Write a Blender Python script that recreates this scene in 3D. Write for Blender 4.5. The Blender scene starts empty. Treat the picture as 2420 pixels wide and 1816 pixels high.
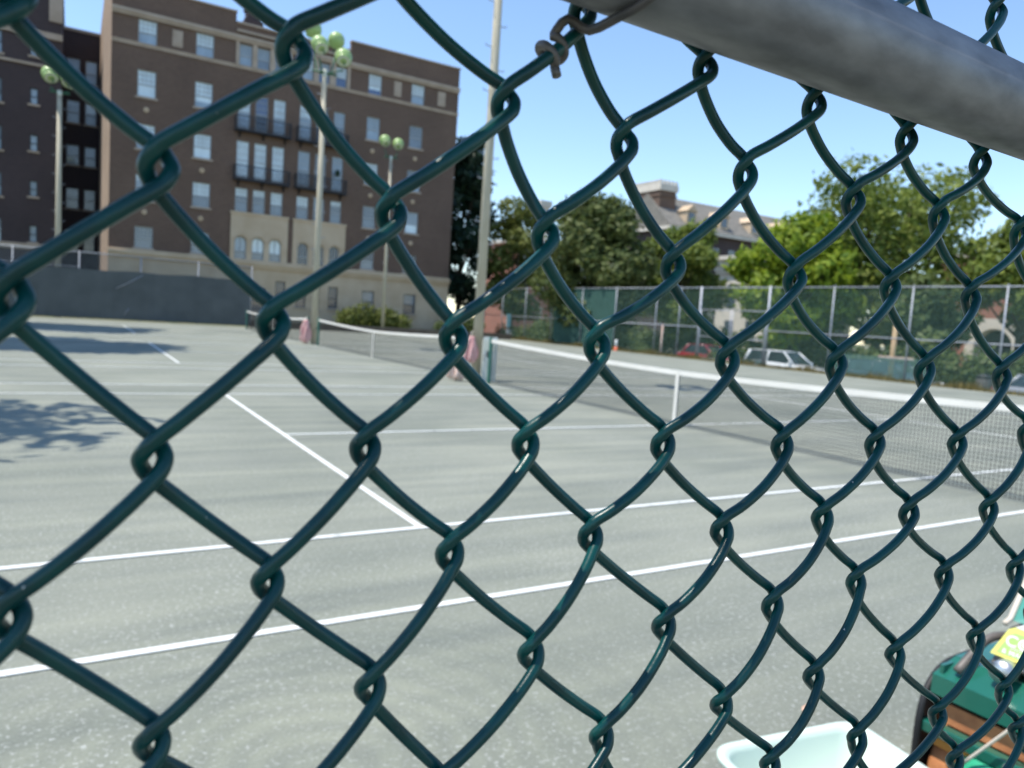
import bpy, math, random
import numpy as np
from mathutils import Vector, Matrix
random.seed(7); rng = np.random.default_rng(11)
S = bpy.context.scene; COL = S.collection
R = math.radians

# ------------------------------------------------------------------ materials
def nt(m):
    m.use_nodes = True
    return m.node_tree.nodes, m.node_tree.links, m.node_tree.nodes['Principled BSDF']

def mat(name, col, rough=.7, col2=None, scale=8., detail=6., metal=0., bump=0., bscale=None, lo=.35, hi=.65, spec=.5, coat=0., stretch=None, distort=0.):
    m = bpy.data.materials.new(name); n, l, b = nt(m)
    b.inputs['Roughness'].default_value = rough; b.inputs['Metallic'].default_value = metal
    b.inputs['Specular IOR Level'].default_value = spec; b.inputs['Coat Weight'].default_value = coat
    c1 = (*col, 1); b.inputs['Base Color'].default_value = c1
    tc = n.new('ShaderNodeTexCoord'); mp = n.new('ShaderNodeMapping'); l.new(tc.outputs['Object'], mp.inputs[0])
    if stretch: mp.inputs['Scale'].default_value = stretch
    if col2:
        t = n.new('ShaderNodeTexNoise'); t.inputs['Scale'].default_value = scale; t.inputs['Detail'].default_value = detail; t.inputs['Distortion'].default_value = distort
        l.new(mp.outputs[0], t.inputs['Vector'])
        r = n.new('ShaderNodeValToRGB'); r.color_ramp.elements[0].position = lo; r.color_ramp.elements[1].position = hi
        r.color_ramp.elements[0].color = c1; r.color_ramp.elements[1].color = (*col2, 1)
        l.new(t.outputs['Fac'], r.inputs[0]); l.new(r.outputs[0], b.inputs['Base Color'])
    if bump:
        t2 = n.new('ShaderNodeTexNoise'); t2.inputs['Scale'].default_value = bscale or scale * 4; t2.inputs['Detail'].default_value = 4
        l.new(mp.outputs[0], t2.inputs['Vector'])
        bp = n.new('ShaderNodeBump'); bp.inputs['Strength'].default_value = bump; bp.inputs['Distance'].default_value = .02
        l.new(t2.outputs['Fac'], bp.inputs['Height']); l.new(bp.outputs[0], b.inputs['Normal'])
    return m

def leafmat(name, a, b_, trans=.35):
    m = bpy.data.materials.new(name); n, l, b = nt(m)
    g = n.new('ShaderNodeNewGeometry'); r = n.new('ShaderNodeValToRGB')
    r.color_ramp.elements[0].color = (*a, 1); r.color_ramp.elements[1].color = (*b_, 1)
    l.new(g.outputs['Random Per Island'], r.inputs[0])
    l.new(r.outputs[0], b.inputs['Base Color']); b.inputs['Roughness'].default_value = .55
    b.inputs['Specular IOR Level'].default_value = .3
    t = n.new('ShaderNodeBsdfTranslucent'); l.new(r.outputs[0], t.inputs[0])
    mx = n.new('ShaderNodeMixShader'); mx.inputs[0].default_value = trans
    l.new(b.outputs[0], mx.inputs[1]); l.new(t.outputs[0], mx.inputs[2]); l.new(mx.outputs[0], n['Material Output'].inputs[0])
    return m

def brickmat(name, c1, c2, mortar, scale=1.):
    m = bpy.data.materials.new(name); n, l, b = nt(m)
    tc = n.new('ShaderNodeTexCoord'); sp = n.new('ShaderNodeSeparateXYZ'); cb = n.new('ShaderNodeCombineXYZ'); ad = n.new('ShaderNodeMath')
    l.new(tc.outputs['Object'], sp.inputs[0]); l.new(sp.outputs[0], ad.inputs[0]); l.new(sp.outputs[1], ad.inputs[1])
    l.new(ad.outputs[0], cb.inputs[0]); l.new(sp.outputs[2], cb.inputs[1])
    br = n.new('ShaderNodeTexBrick'); l.new(cb.outputs[0], br.inputs['Vector'])
    br.inputs['Color1'].default_value = (*c1, 1); br.inputs['Color2'].default_value = (*c2, 1); br.inputs['Mortar'].default_value = (*mortar, 1)
    br.inputs['Scale'].default_value = scale; br.inputs['Brick Width'].default_value = .22; br.inputs['Row Height'].default_value = .075; br.inputs['Mortar Size'].default_value = .008
    ns = n.new('ShaderNodeTexNoise'); ns.inputs['Scale'].default_value = .35; ns.inputs['Detail'].default_value = 8; l.new(tc.outputs['Object'], ns.inputs['Vector'])
    hs = n.new('ShaderNodeHueSaturation'); mr = n.new('ShaderNodeMapRange'); mr.inputs[3].default_value = .7; mr.inputs[4].default_value = 1.3
    l.new(ns.outputs['Fac'], mr.inputs[0]); l.new(mr.outputs[0], hs.inputs['Value']); l.new(br.outputs['Color'], hs.inputs['Color'])
    l.new(hs.outputs[0], b.inputs['Base Color']); b.inputs['Roughness'].default_value = .9
    return m

def courtmat():
    m = bpy.data.materials.new('court_grit'); n, l, b = nt(m)
    tc = n.new('ShaderNodeTexCoord')
    def noise(sc, det, st=None, rough=.5):
        mp = n.new('ShaderNodeMapping'); l.new(tc.outputs['Object'], mp.inputs[0])
        if st: mp.inputs['Scale'].default_value = st
        t = n.new('ShaderNodeTexNoise'); t.inputs['Scale'].default_value = sc; t.inputs['Detail'].default_value = det; t.inputs['Roughness'].default_value = rough
        l.new(mp.outputs[0], t.inputs['Vector']); return t.outputs['Fac']
    def ramp(f, p0, c0, p1, c1):
        r = n.new('ShaderNodeValToRGB'); e = r.color_ramp.elements
        e[0].position = p0; e[0].color = (*c0, 1); e[1].position = p1; e[1].color = (*c1, 1); l.new(f, r.inputs[0]); return r.outputs[0]
    def mix(f, a, c, mode='MIX'):
        x = n.new('ShaderNodeMix'); x.data_type = 'RGBA'; x.blend_type = mode
        if isinstance(f, float): x.inputs[0].default_value = f
        else: l.new(f, x.inputs[0])
        l.new(a, x.inputs[6])
        if isinstance(c, tuple): x.inputs[7].default_value = (*c, 1)
        else: l.new(c, x.inputs[7])
        return x.outputs[2]
    base = ramp(noise(.55, 8), .3, (.196, .212, .178), .7, (.25, .262, .22))
    # broom streaks dragged along the court
    st = ramp(noise(1.0, 7, (.35, 3.2, 1)), .35, (.85, .86, .86), .68, (1.15, 1.13, 1.07))
    c = mix(1., base, st, 'MULTIPLY')
    # circular broom marks at the near end
    mp = n.new('ShaderNodeMapping'); l.new(tc.outputs['Object'], mp.inputs[0]); mp.inputs['Location'].default_value = (7.9, 1.2, 0)
    w = n.new('ShaderNodeTexWave'); w.wave_type = 'RINGS'; w.rings_direction = 'Z'; w.inputs['Scale'].default_value = 2.0; w.inputs['Distortion'].default_value = 6.5; w.inputs['Detail Scale'].default_value = .9; w.inputs['Detail'].default_value = 3
    l.new(mp.outputs[0], w.inputs['Vector'])
    ln = n.new('ShaderNodeVectorMath'); ln.operation = 'LENGTH'; l.new(mp.outputs[0], ln.inputs[0])
    mr = n.new('ShaderNodeMapRange'); mr.inputs[1].default_value = .4; mr.inputs[2].default_value = 2.0; mr.inputs[3].default_value = .55; mr.inputs[4].default_value = 0.; l.new(ln.outputs['Value'], mr.inputs[0])
    c = mix(mr.outputs[0], c, mix(1., c, ramp(w.outputs['Fac'], .2, (.93, .935, .93), .9, (1.13, 1.13, 1.08)), 'MULTIPLY'))
    # pale loose granules, in drifts
    dr = ramp(noise(.8, 5), .42, (0, 0, 0), .66, (1, 1, 1))
    gr = ramp(noise(42., 3, None, .75), .55, (0, 0, 0), .68, (1, 1, 1))
    gm = n.new('ShaderNodeMix'); gm.data_type = 'RGBA'; gm.blend_type = 'MULTIPLY'; gm.inputs[0].default_value = .5; l.new(gr, gm.inputs[6]); l.new(dr, gm.inputs[7])
    c = mix(gm.outputs[2], c, (.48, .49, .455))
    dk = ramp(noise(70., 2, None, .7), .30, (.8, .8, .8), .46, (1, 1, 1))
    c = mix(1., c, dk, 'MULTIPLY')
    # damp / worn darker patches
    wp = ramp(noise(.23, 4), .32, (.80, .82, .83), .52, (1, 1, 1)); c = mix(1., c, wp, 'MULTIPLY')
    l.new(c, b.inputs['Base Color']); b.inputs['Roughness'].default_value = .93; b.inputs['Specular IOR Level'].default_value = .2
    bp = n.new('ShaderNodeBump'); bp.inputs['Strength'].default_value = .5; bp.inputs['Distance'].default_value = .006
    l.new(noise(55., 4), bp.inputs['Height']); l.new(bp.outputs[0], b.inputs['Normal'])
    return m

def linemat():
    m = bpy.data.materials.new('line_tape'); n, l, b = nt(m)
    tc = n.new('ShaderNodeTexCoord'); t = n.new('ShaderNodeTexNoise'); t.inputs['Scale'].default_value = 9; t.inputs['Detail'].default_value = 8; l.new(tc.outputs['Object'], t.inputs['Vector'])
    r = n.new('ShaderNodeValToRGB'); e = r.color_ramp.elements; e[0].position = .28; e[0].color = (.42, .44, .41, 1); e[1].position = .42; e[1].color = (.74, .75, .71, 1)
    l.new(t.outputs['Fac'], r.inputs[0]); l.new(r.outputs[0], b.inputs['Base Color']); b.inputs['Roughness'].default_value = .8
    return m

M = {}
M['court'] = courtmat(); M['line'] = linemat()
M['ground'] = mat('dry_earth', (.2, .175, .12), .95, (.12, .13, .06), .6, 8)
M['lawn'] = mat('lawn_turf', (.07, .10, .03), .95, (.16, .15, .07), 1.4, 8)
M['asphalt'] = mat('asphalt', (.06, .06, .062), .9, (.09, .09, .09), 3, 8)
M['concrete'] = mat('concrete', (.36, .35, .32), .9, (.44, .43, .40), 2, 8)
M['vinyl'] = mat('green_vinyl_wire', (.0003, .033, .0335), .30, (.0006, .054, .048), 60, 6, bump=.03, bscale=160, spec=.36)
def chips(m, thr, col):
    n, l, b = nt(m); src = b.inputs['Base Color'].links[0].from_socket
    tc = n.new('ShaderNodeTexCoord'); t = n.new('ShaderNodeTexNoise'); t.inputs['Scale'].default_value = 230; t.inputs['Detail'].default_value = 3; t.inputs['Roughness'].default_value = .7
    l.new(tc.outputs['Object'], t.inputs['Vector']); rp = n.new('ShaderNodeValToRGB'); rp.color_ramp.elements[0].position = thr; rp.color_ramp.elements[1].position = thr + .03
    l.new(t.outputs['Fac'], rp.inputs[0]); x = n.new('ShaderNodeMix'); x.data_type = 'RGBA'; l.new(rp.outputs[0], x.inputs[0]); l.new(src, x.inputs[6]); x.inputs[7].default_value = (*col, 1); l.new(x.outputs[2], b.inputs['Base Color'])
chips(M['vinyl'], .735, (.36, .36, .33))
M['galv'] = mat('galvanised_steel', (.15, .15, .158), .48, (.28, .28, .292), 95, 9, metal=.3, lo=.3, hi=.7, stretch=(.42, 1, 1))
M['tiewire'] = mat('weathered_aluminium', (.085, .08, .08), .5, (.15, .13, .12), 90, 6, metal=.5)
M['galv_far'] = mat('galvanised_post', (.30, .32, .35), .55, (.40, .42, .45), 6, 4, metal=.3)
M['meshwire'] = mat('green_mesh_wire', (.13, .25, .22), .5)
M['meshgrey'] = mat('grey_mesh_wire', (.12, .14, .15), .5)
M['screen'] = mat('dark_windscreen', (.070, .080, .080), .85, (.092, .103, .103), .9, 8)
M['screen_green'] = mat('green_windscreen', (.012, .055, .045), .85, (.02, .075, .06), 1.5, 6)
M['pole'] = mat('weathered_pole', (.42, .375, .27), .75, (.50, .455, .345), 3, 8, stretch=(6, 6, .6))
M['lamp_green'] = mat('lamp_green', (.29, .42, .15), .35, (.33, .46, .18), 4, 3)
M['lamp_dark'] = mat('lamp_bracket_green', (.03, .12, .06), .5)
M['lens'] = mat('lamp_lens', (.55, .58, .5), .15)
M['net'] = mat('net_cord', (.012, .014, .015), .9)
M['tape'] = mat('net_tape', (.74, .72, .66), .8, (.68, .66, .6), 2, 4)
M['postgreen'] = mat('post_green', (.02, .12, .085), .5, (.03, .15, .11), 4, 4)
M['cabinet'] = mat('cabinet_paint', (.42, .47, .45), .6, (.5, .54, .52), 3, 5)
M['pink'] = mat('faded_pink_cloth', (.50, .17, .17), .9, (.78, .55, .50), 4, 5, stretch=(9, 9, .6))
M['peach'] = mat('peach_cloth', (.50, .29, .22), .9, (.76, .62, .53), 4, 5, stretch=(9, 9, .6))
M['black'] = mat('black_rubber', (.012, .012, .013), .6)
M['iron'] = mat('dark_ironwork', (.012, .014, .02), .5)
M['brick'] = brickmat('brown_brick', (.15, .092, .063), (.117, .071, .05), (.155, .115, .088))
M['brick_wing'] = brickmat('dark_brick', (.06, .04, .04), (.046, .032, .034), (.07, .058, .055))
M['brick_lit'] = brickmat('sunlit_corner', (.34, .24, .17), (.30, .21, .15), (.38, .30, .23))  # paler copy of the brick, sunlight on the side wall put into its colour
M['brick_red'] = brickmat('red_brick', (.34, .12, .075), (.27, .095, .06), (.36, .26, .2))
M['lime'] = mat('limestone', (.50, .375, .245), .9, (.58, .455, .315), .8, 8)
M['lime_pale'] = mat('pale_stone', (.55, .5, .42), .85, (.62, .57, .49), 1.2, 6)
M['trim'] = mat('stone_trim', (.38, .30, .225), .9, (.45, .36, .28), 1.5, 6)
M['frame'] = mat('window_paint', (.38, .40, .40), .6)
M['frame_dark'] = mat('window_paint_dark', (.045, .055, .065), .6)
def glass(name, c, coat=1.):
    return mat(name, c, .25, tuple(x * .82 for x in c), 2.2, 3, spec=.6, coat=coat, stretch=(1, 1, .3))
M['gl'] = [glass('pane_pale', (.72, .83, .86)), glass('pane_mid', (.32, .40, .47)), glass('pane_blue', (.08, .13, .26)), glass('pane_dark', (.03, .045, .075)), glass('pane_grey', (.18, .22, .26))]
M['slate'] = mat('slate_roof', (.15, .14, .12), .85, (.21, .195, .165), 1.4, 8)
M['bark'] = mat('bark', (.07, .055, .04), .95, (.11, .085, .06), 5, 8, stretch=(4, 4, .8), bump=.5)
M['wood'] = mat('tan_timber', (.38, .26, .14), .85, (.44, .31, .18), 4, 6, stretch=(5, 5, .7))
M['timber'] = mat('brown_edging', (.11, .085, .065), .9, (.15, .12, .09), 2, 6)
M['carwhite'] = mat('white_car_paint', (.72, .73, .72), .25, coat=1.)
M['carred'] = mat('red_car_paint', (.26, .012, .022), .25, coat=1.)
M['cardark'] = mat('dark_car_paint', (.03, .035, .05), .25, coat=1.)
M['cargrey'] = mat('grey_car_paint', (.26, .27, .29), .25, coat=1.)
M['carglass'] = mat('car_glass', (.02, .03, .035), .06, spec=.8)
M['carlamp'] = mat('headlamp', (.8, .8, .78), .1, coat=1.)
M['rim'] = mat('alloy', (.45, .45, .46), .3, metal=.8)
M['tyre'] = mat('tyre', (.014, .014, .014), .85)
M['orangered'] = mat('orange_paint', (.6, .12, .05), .6)
M['tub'] = mat('tub_plastic', (.60, .71, .62), .35, (.64, .74, .65), 3, 3, spec=.5)
M['machine'] = mat('machine_green', (.006, .105, .07), .3, (.012, .13, .09), 5, 6, coat=.5)
M['teal'] = mat('hood_teal', (.03, .23, .18), .4, (.045, .26, .205), 6, 5, coat=.3)
M['rust'] = mat('rusty_steel', (.62, .26, .10), .75, (.38, .14, .055), 9, 8, bump=.15)
M['orange'] = mat('primer_orange', (.62, .25, .04), .7, (.48, .17, .035), 9, 6)
M['chrome'] = mat('chrome', (.62, .62, .6), .38, metal=1.)
M['greybar'] = mat('worn_black_tube', (.07, .065, .06), .5, (.16, .14, .12), 14, 6)
M['bag'] = mat('green_tarp', (.02, .33, .17), .5, (.035, .38, .21), 7, 4)
M['cordm'] = mat('cord', (.62, .55, .45), .8)
M['yellow'] = mat('label_yellow', (.74, .73, .16), .5)
M['lime_label'] = mat('label_green', (.36, .56, .15), .5)
M['white'] = mat('label_white', (.8, .8, .76), .5)
M['leafdry'] = mat('dry_leaf', (.6, .38, .27), .9)
LEAF = dict(olive=leafmat('leaf_olive', (.036, .066, .016), (.18, .21, .065)), loose=leafmat('leaf_loose', (.07, .10, .02), (.22, .24, .06)),
            bright=leafmat('leaf_bright', (.09, .17, .012), (.32, .40, .035), .45), mid=leafmat('leaf_mid', (.08, .135, .022), (.28, .33, .07), .45),
            dark=leafmat('leaf_dark', (.006, .02, .012), (.025, .055, .025), .2), hedge=leafmat('leaf_hedge', (.05, .085, .025), (.15, .19, .055)))  # dark: backlit shade put into the leaf colour
M['grassblade'] = leafmat('grass_blade', (.12, .11, .03), (.36, .29, .12), .2)

# ------------------------------------------------------------------ mesh helpers
class MB:
    def __init__(s): s.v = []; s.f = []; s.mi = []
    def quad(s, a, b, c, d, mi=0):
        k = len(s.v); s.v += [a, b, c, d]; s.f.append((k, k + 1, k + 2, k + 3)); s.mi.append(mi); return s
    def poly(s, pts, mi=0):
        k = len(s.v); s.v += list(pts); s.f.append(tuple(range(k, k + len(pts)))); s.mi.append(mi); return s
    def box(s, x0, x1, y0, y1, z0, z1, mi=0):
        k = len(s.v); s.v += [(x0, y0, z0), (x1, y0, z0), (x1, y1, z0), (x0, y1, z0), (x0, y0, z1), (x1, y0, z1), (x1, y1, z1), (x0, y1, z1)]
        for q in ((0, 3, 2, 1), (4, 5, 6, 7), (0, 1, 5, 4), (1, 2, 6, 5), (2, 3, 7, 6), (3, 0, 4, 7)):
            s.f.append(tuple(k + i for i in q)); s.mi.append(mi)
        return s
    def tube(s, path, r, n=8, caps=True, mi=0):
        P = [Vector(p) for p in path]; k0 = len(s.v); up = None; m = len(P)
        for i, p in enumerate(P):
            t = (P[min(i + 1, m - 1)] - P[max(i - 1, 0)]).normalized()
            if up is None:
                up = Vector((0, 0, 1)) if abs(t.z) < .9 else Vector((1, 0, 0))
            a = (up - t * up.dot(t)).normalized(); b = t.cross(a); up = a
            rr = r[i] if isinstance(r, (list, tuple)) else r
            for j in range(n):
                th = 2 * math.pi * j / n; q = p + (a * math.cos(th) + b * math.sin(th)) * rr; s.v.append((q.x, q.y, q.z))
        for i in range(m - 1):
            for j in range(n):
                a = k0 + i * n + j; b = k0 + i * n + (j + 1) % n; s.f.append((a, b, b + n, a + n)); s.mi.append(mi)
        if caps:
            s.f.append(tuple(k0 + j for j in reversed(range(n)))); s.mi.append(mi)
            s.f.append(tuple(k0 + (m - 1) * n + j for j in range(n))); s.mi.append(mi)
        return s
    def lathe(s, prof, n=24, axis='z', org=(0, 0, 0), mi=0):
        k0 = len(s.v); m = len(prof)
        for (r, h) in prof:
            for j in range(n):
                c, q = math.cos(2 * math.pi * j / n) * r, math.sin(2 * math.pi * j / n) * r
                p = {'z': (c, q, h), 'y': (c, h, q), 'x': (h, c, q)}[axis]; s.v.append((p[0] + org[0], p[1] + org[1], p[2] + org[2]))
        for i in range(m - 1):
            for j in range(n):
                a = k0 + i * n + j; b = k0 + i * n + (j + 1) % n; s.f.append((a, b, b + n, a + n)); s.mi.append(mi)
        for e, o in ((0, 1), (m - 1, 0)):
            if prof[e][0] > 1e-6:
                q = [k0 + e * n + j for j in range(n)]; s.f.append(tuple(q[::-1] if o else q)); s.mi.append(mi)
        return s
    def build(s, name, m, parent=None, smooth=False, org=None, bevel=0):
        me = bpy.data.meshes.new(name)
        o3 = Vector(org) if org else (parent.matrix_world_loc if False else Vector((0, 0, 0)))
        v = s.v if not org else [(a - o3.x, b - o3.y, c - o3.z) for a, b, c in s.v]
        me.from_pydata(v, [], s.f)
        for x in (m if isinstance(m, list) else [m]): me.materials.append(x)
        if isinstance(m, list): me.polygons.foreach_set('material_index', s.mi)
        if smooth: me.polygons.foreach_set('use_smooth', [True] * len(me.polygons))
        me.update()
        o = bpy.data.objects.new(name, me); COL.objects.link(o)
        if parent: o.parent = parent
        if bevel:
            b = o.modifiers.new('bevel', 'BEVEL'); b.width = bevel; b.segments = 2; b.limit_method = 'ANGLE'
        return o

def tag(o, label=None, cat=None, group=None, kind=None):
    if label: o['label'] = label
    if cat: o['category'] = cat
    if group: o['group'] = group
    if kind: o['kind'] = kind
    return o
def thing(name, label, cat, loc=(0, 0, 0), rz=0, group=None):
    o = bpy.data.objects.new(name, None); COL.objects.link(o); o.empty_display_size = .2
    o.location = loc; o.rotation_euler = (0, 0, rz); return tag(o, label, cat, group)
def structure(name, mb, m): return tag(mb.build(name, m), kind='structure')
def copy_tree(o, parent=None):
    c = o.copy(); COL.objects.link(c); c.parent = parent
    for ch in list(o.children): copy_tree(ch, c)
    return c
def catmull(P, n):
    P = [np.array(p, float) for p in P]; Q = [2 * P[0] - P[1]] + P + [2 * P[-1] - P[-2]]; out = []
    for i in range(1, len(Q) - 2):
        for t in np.arange(n) / n:
            a, b, c, d = Q[i - 1], Q[i], Q[i + 1], Q[i + 2]
            out.append(.5 * (2 * b + (c - a) * t + (2 * a - 5 * b + 4 * c - d) * t * t + (3 * b - a - 3 * c + d) * t ** 3))
    out.append(P[-1]); return [tuple(x) for x in out]

# ------------------------------------------------------------------ camera, sun, sky
CX, CY, CZ = -8.636, -3.5005, 1.5856
cam = bpy.data.cameras.new('camera'); co = bpy.data.objects.new('camera', cam); COL.objects.link(co)
rt = Vector((.85699, -.51122, .06498)); up = Vector((-.01044, .10883, .99400)); fw = Vector((.51522, .85253, -.08793))
m3 = Matrix((rt, up, -fw)).transposed(); co.matrix_world = Matrix.Translation((CX, CY, CZ)) @ m3.to_4x4()
cam.sensor_width = 36; cam.lens = 25.795; cam.clip_start = .01; cam.clip_end = 2000
cam.dof.use_dof = True; cam.dof.focus_distance = .40; cam.dof.aperture_fstop = 12.5; cam.dof.aperture_blades = 0
S.camera = co
EL, AZ = R(67), R(12)
sdir = Vector((-math.cos(EL) * math.cos(AZ), math.cos(EL) * math.sin(AZ), math.sin(EL)))
sl = bpy.data.lights.new('sun', 'SUN'); sl.energy = 3.5; sl.angle = R(.53); sl.color = (1, .94, .85)
so = bpy.data.objects.new('sun', sl); COL.objects.link(so); so.rotation_euler = sdir.to_track_quat('Z', 'Y').to_euler(); so.location = (-20, 0, 40)
W = bpy.data.worlds.new('World'); S.world = W; W.use_nodes = True; wn = W.node_tree
sky = wn.nodes.new('ShaderNodeTexSky'); sky.sky_type = 'NISHITA'; sky.sun_disc = False; sky.sun_elevation = EL; sky.sun_rotation = R(270 + 12)
sky.air_density = 1.15; sky.dust_density = .05; sky.ozone_density = 3.6; sky.altitude = 600
wn.links.new(sky.outputs[0], wn.nodes['Background'].inputs[0]); wn.nodes['Background'].inputs[1].default_value = .15
S.view_settings.view_transform = 'Standard'; S.view_settings.look = 'None'; S.view_settings.exposure = .72; S.view_settings.gamma = 1
S.cycles.use_denoising = True; S.cycles.max_bounces = 6; S.cycles.transparent_max_bounces = 8

# ------------------------------------------------------------------ setting
g = MB()
xs = [-500, -60, 21.75, 24.2, 24.3, 31, 31.1, 60, 120, 600]; zs = [-.03, -.03, -.03, -.82, -.82, -.82, -.75, -.75, -.75, -.75]
ys = [-500, -60, 0, 60, 120, 600]
for i in range(len(xs) - 1):
    for j in range(len(ys) - 1):
        g.quad((xs[i], ys[j], zs[i]), (xs[i + 1], ys[j], zs[i + 1]), (xs[i + 1], ys[j + 1], zs[i + 1]), (xs[i], ys[j + 1], zs[i]))
structure('ground', g, M['ground'])
structure('court_surface', MB().box(-19, 21.2, -4.6, 45.35, -.2, 0), M['court'])
structure('lawn', MB().quad((-60, 45.9, -.02), (21.4, 45.9, -.02), (21.4, 75, -.02), (-60, 75, -.02)), M['lawn'])
structure('street', MB().quad((24.5, -200, -.79), (30.8, -200, -.79), (30.8, 300, -.79), (24.5, 300, -.79)), M['asphalt'])
structure('pavement', MB().box(31.15, 33.2, -200, 300, -.82, -.66), M['concrete'])
structure('kerb', MB().box(24.26, 24.46, -200, 300, -.9, -.68), M['concrete'])

PITCH = 14.418      # one court and its gap, along the net line
def court_lines(k):
    y0 = k * PITCH; b = MB(); w = .025; z0, z1 = .004, .008
    def h(x0, x1, y): b.box(x0, x1, y - w, y + w, z0, z1)
    def v(x, a, c): b.box(x - w, x + w, a, c, z0, z1)
    L = 11.885
    for y in (0, 10.973): h(-L, L, y0 + y)
    for y in (1.372, 9.602): h(-L, L, y0 + y)
    for x in (-6.4, 6.4): v(x, y0 + 1.372 + w, y0 + 9.602 - w)
    for x in (-L, L): v(x, y0 + w, y0 + 1.372 - w); v(x, y0 + 1.372 + w, y0 + 9.602 - w); v(x, y0 + 9.602 + w, y0 + 10.973 - w)
    h(-6.4 + w, 6.4 - w, y0 + 5.487)
    structure('court_lines', b, M['line'])
for k in range(3): court_lines(k)

# ------------------------------------------------------------------ near chain-link fence
D = .217
NODES = {}; jr = random.Random(3)
def reg(r, i0, us, zs_):
    for k, (u, z) in enumerate(zip(us, zs_)): NODES[(i0 + 2 * k, r)] = (u, z)
reg(0, 0, [.243, .562, .794, 1.089, 1.420, 1.745, 2.124], [.330, .331, .314, .311, .311, .319, .327])
reg(-1, 3, [.690, .964, 1.267, 1.584, 1.895], [.497, .477, .475, .470, .472])
reg(-3, 11, [1.889], [.818])
reg(1, -1, [.089, .386, .650, .926, 1.258, 1.585, 1.923], [.155, .145, .143, .126, .131, .139, .143])
reg(2, -2, [-.058, .229, .496, .768, 1.085, 1.420, 1.760, 2.120], [-.013, -.021, -.027, -.026, -.040, -.039, -.041, -.050])
reg(3, -1, [.088, .365, .637, .937, 1.268, 1.592, 1.943], [-.199, -.193, -.194, -.203, -.212, -.216, -.226])
reg(4, -2, [-.059, .234, .511, .786, 1.113, 1.427, 1.761, 2.141], [-.382, -.375, -.366, -.363, -.380, -.377, -.393, -.409])
reg(5, -1, [.096, .390, .676, .979, 1.289, 1.576, 1.953, 2.330], [-.574, -.557, -.555, -.554, -.558, -.544, -.574, -.600])
reg(6, 4, [.846, 1.160, 1.456, 1.771, 2.158], [-.745, -.752, -.746, -.754, -.777])
reg(7, 7, [1.334, 1.648, 2.008, 2.356], [-.929, -.942, -.965, -.973])
UI = [-2, -1, 0, 1, 2, 3, 4, 5, 6, 7, 8, 9, 10, 11, 12]; UU = [-.058, .09, .235, .385, .515, .655, .79, .945, 1.095, 1.263, 1.42, 1.585, 1.757, 1.93, 2.125]
ZI = list(range(-1, 8)); ZZ = [.475, .322, .141, -.033, -.205, -.380, -.562, -.752, -.945]
def node(i, r):
    if (i, r) in NODES: return NODES[(i, r)]
    u = UU[0] + (i + 2) * .156 if i < -2 else UU[-1] + (i - 12) * .172 if i > 12 else float(np.interp(i, UI, UU))
    z = ZZ[0] - (r + 1) * .172 if r < -1 else ZZ[-1] - (r - 7) * .178 if r > 7 else float(np.interp(r, ZI, ZZ))
    return u, z
fence = thing('chain_link_fence', 'green vinyl chain link fence close up in front of the tennis courts', 'fence', (CX, CY + D, 0))
wm = MB(); TT = .00245; WR = .00225
RMIN, RMAX, IMIN, IMAX = -30, 40, -34, 62
for i in range(IMIN, IMAX):              # wire between half-columns i and i+1
    seq = []
    vis = -5 <= i <= 16
    prev = None; runs = []
    for r in range(RMAX, RMIN - 1, -1):
        left = (r - i) % 2 == 0            # touches column i (its left bend) on rows of the same parity
        ii = i if left else i + 1
        u, z = node(ii, r); x, z = u * D, z * D
        fine = vis and -3 <= r <= 9
        s_ = -1 if left else 1
        # lower crossing, bend, upper crossing
        j1, j2, j3 = jr.uniform(.9, 1.1), jr.uniform(.9, 1.12), jr.uniform(-.0005, .0005)
        pts = [(x + s_ * ax * j1, -s_ * ay * TT * j2, z + az * j1 + j3) for ax, ay, az in ((-.0002, 1.25, -.0062), (.0020, .84, -.0034), (.00295, .08, -.0004), (.0018, -.78, .0025), (-.0002, -1.15, .0050))]
        if prev is not None:
            a = np.array(prev); c = np.array(pts[0])
            jit = (((i * 37 + r * 61) % 100) / 100 - .5) * .0012
            sg = -.0008 if left else -.0004
            sy = -1 if left is False else 1
            for w_ in (.2, .5, .8): runs.append((tuple(a * (1 - w_) + c * w_ + np.array([0, sy * .0028 * (1 if w_ == .5 else .66), (sg + jit) * 4 * w_ * (1 - w_)])), fine))
        for k_, p in enumerate(pts):
            runs.append((p, fine))
        prev = pts[-1]
    # split into stretches of equal fineness
    j = 0
    while j < len(runs) - 1:
        e = j
        while e < len(runs) - 1 and runs[e + 1][1] == runs[j][1]: e += 1
        seg = [p for p, _ in runs[j:min(e + 2, len(runs))]]
        fine = runs[j][1]
        if len(seg) > 2: wm.tube(catmull(seg, 5 if fine else 1), WR, 12 if fine else 5, True)
        j = e + 1
wire = wm.build('wire_mesh', M['vinyl'], fence, smooth=True)
RZ = CZ + .1174
rl = MB(); rl.tube([(-3.2, -.0222, RZ + .018), (5, -.0222, RZ - .0240)], .0190, 48)
rl.build('rail', M['galv'], fence, smooth=True)
for x in (-1.3, 1.75):
    p = MB().tube([(x, -.06, 0), (x, -.06, 3.1)], .03, 20); p.lathe([(.034, 3.1), (.034, 3.13), (.02, 3.16), (0, 3.17)], 20, 'z', (x, -.06, 0)); p.build('post', M['galv'], fence, smooth=True)
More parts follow.
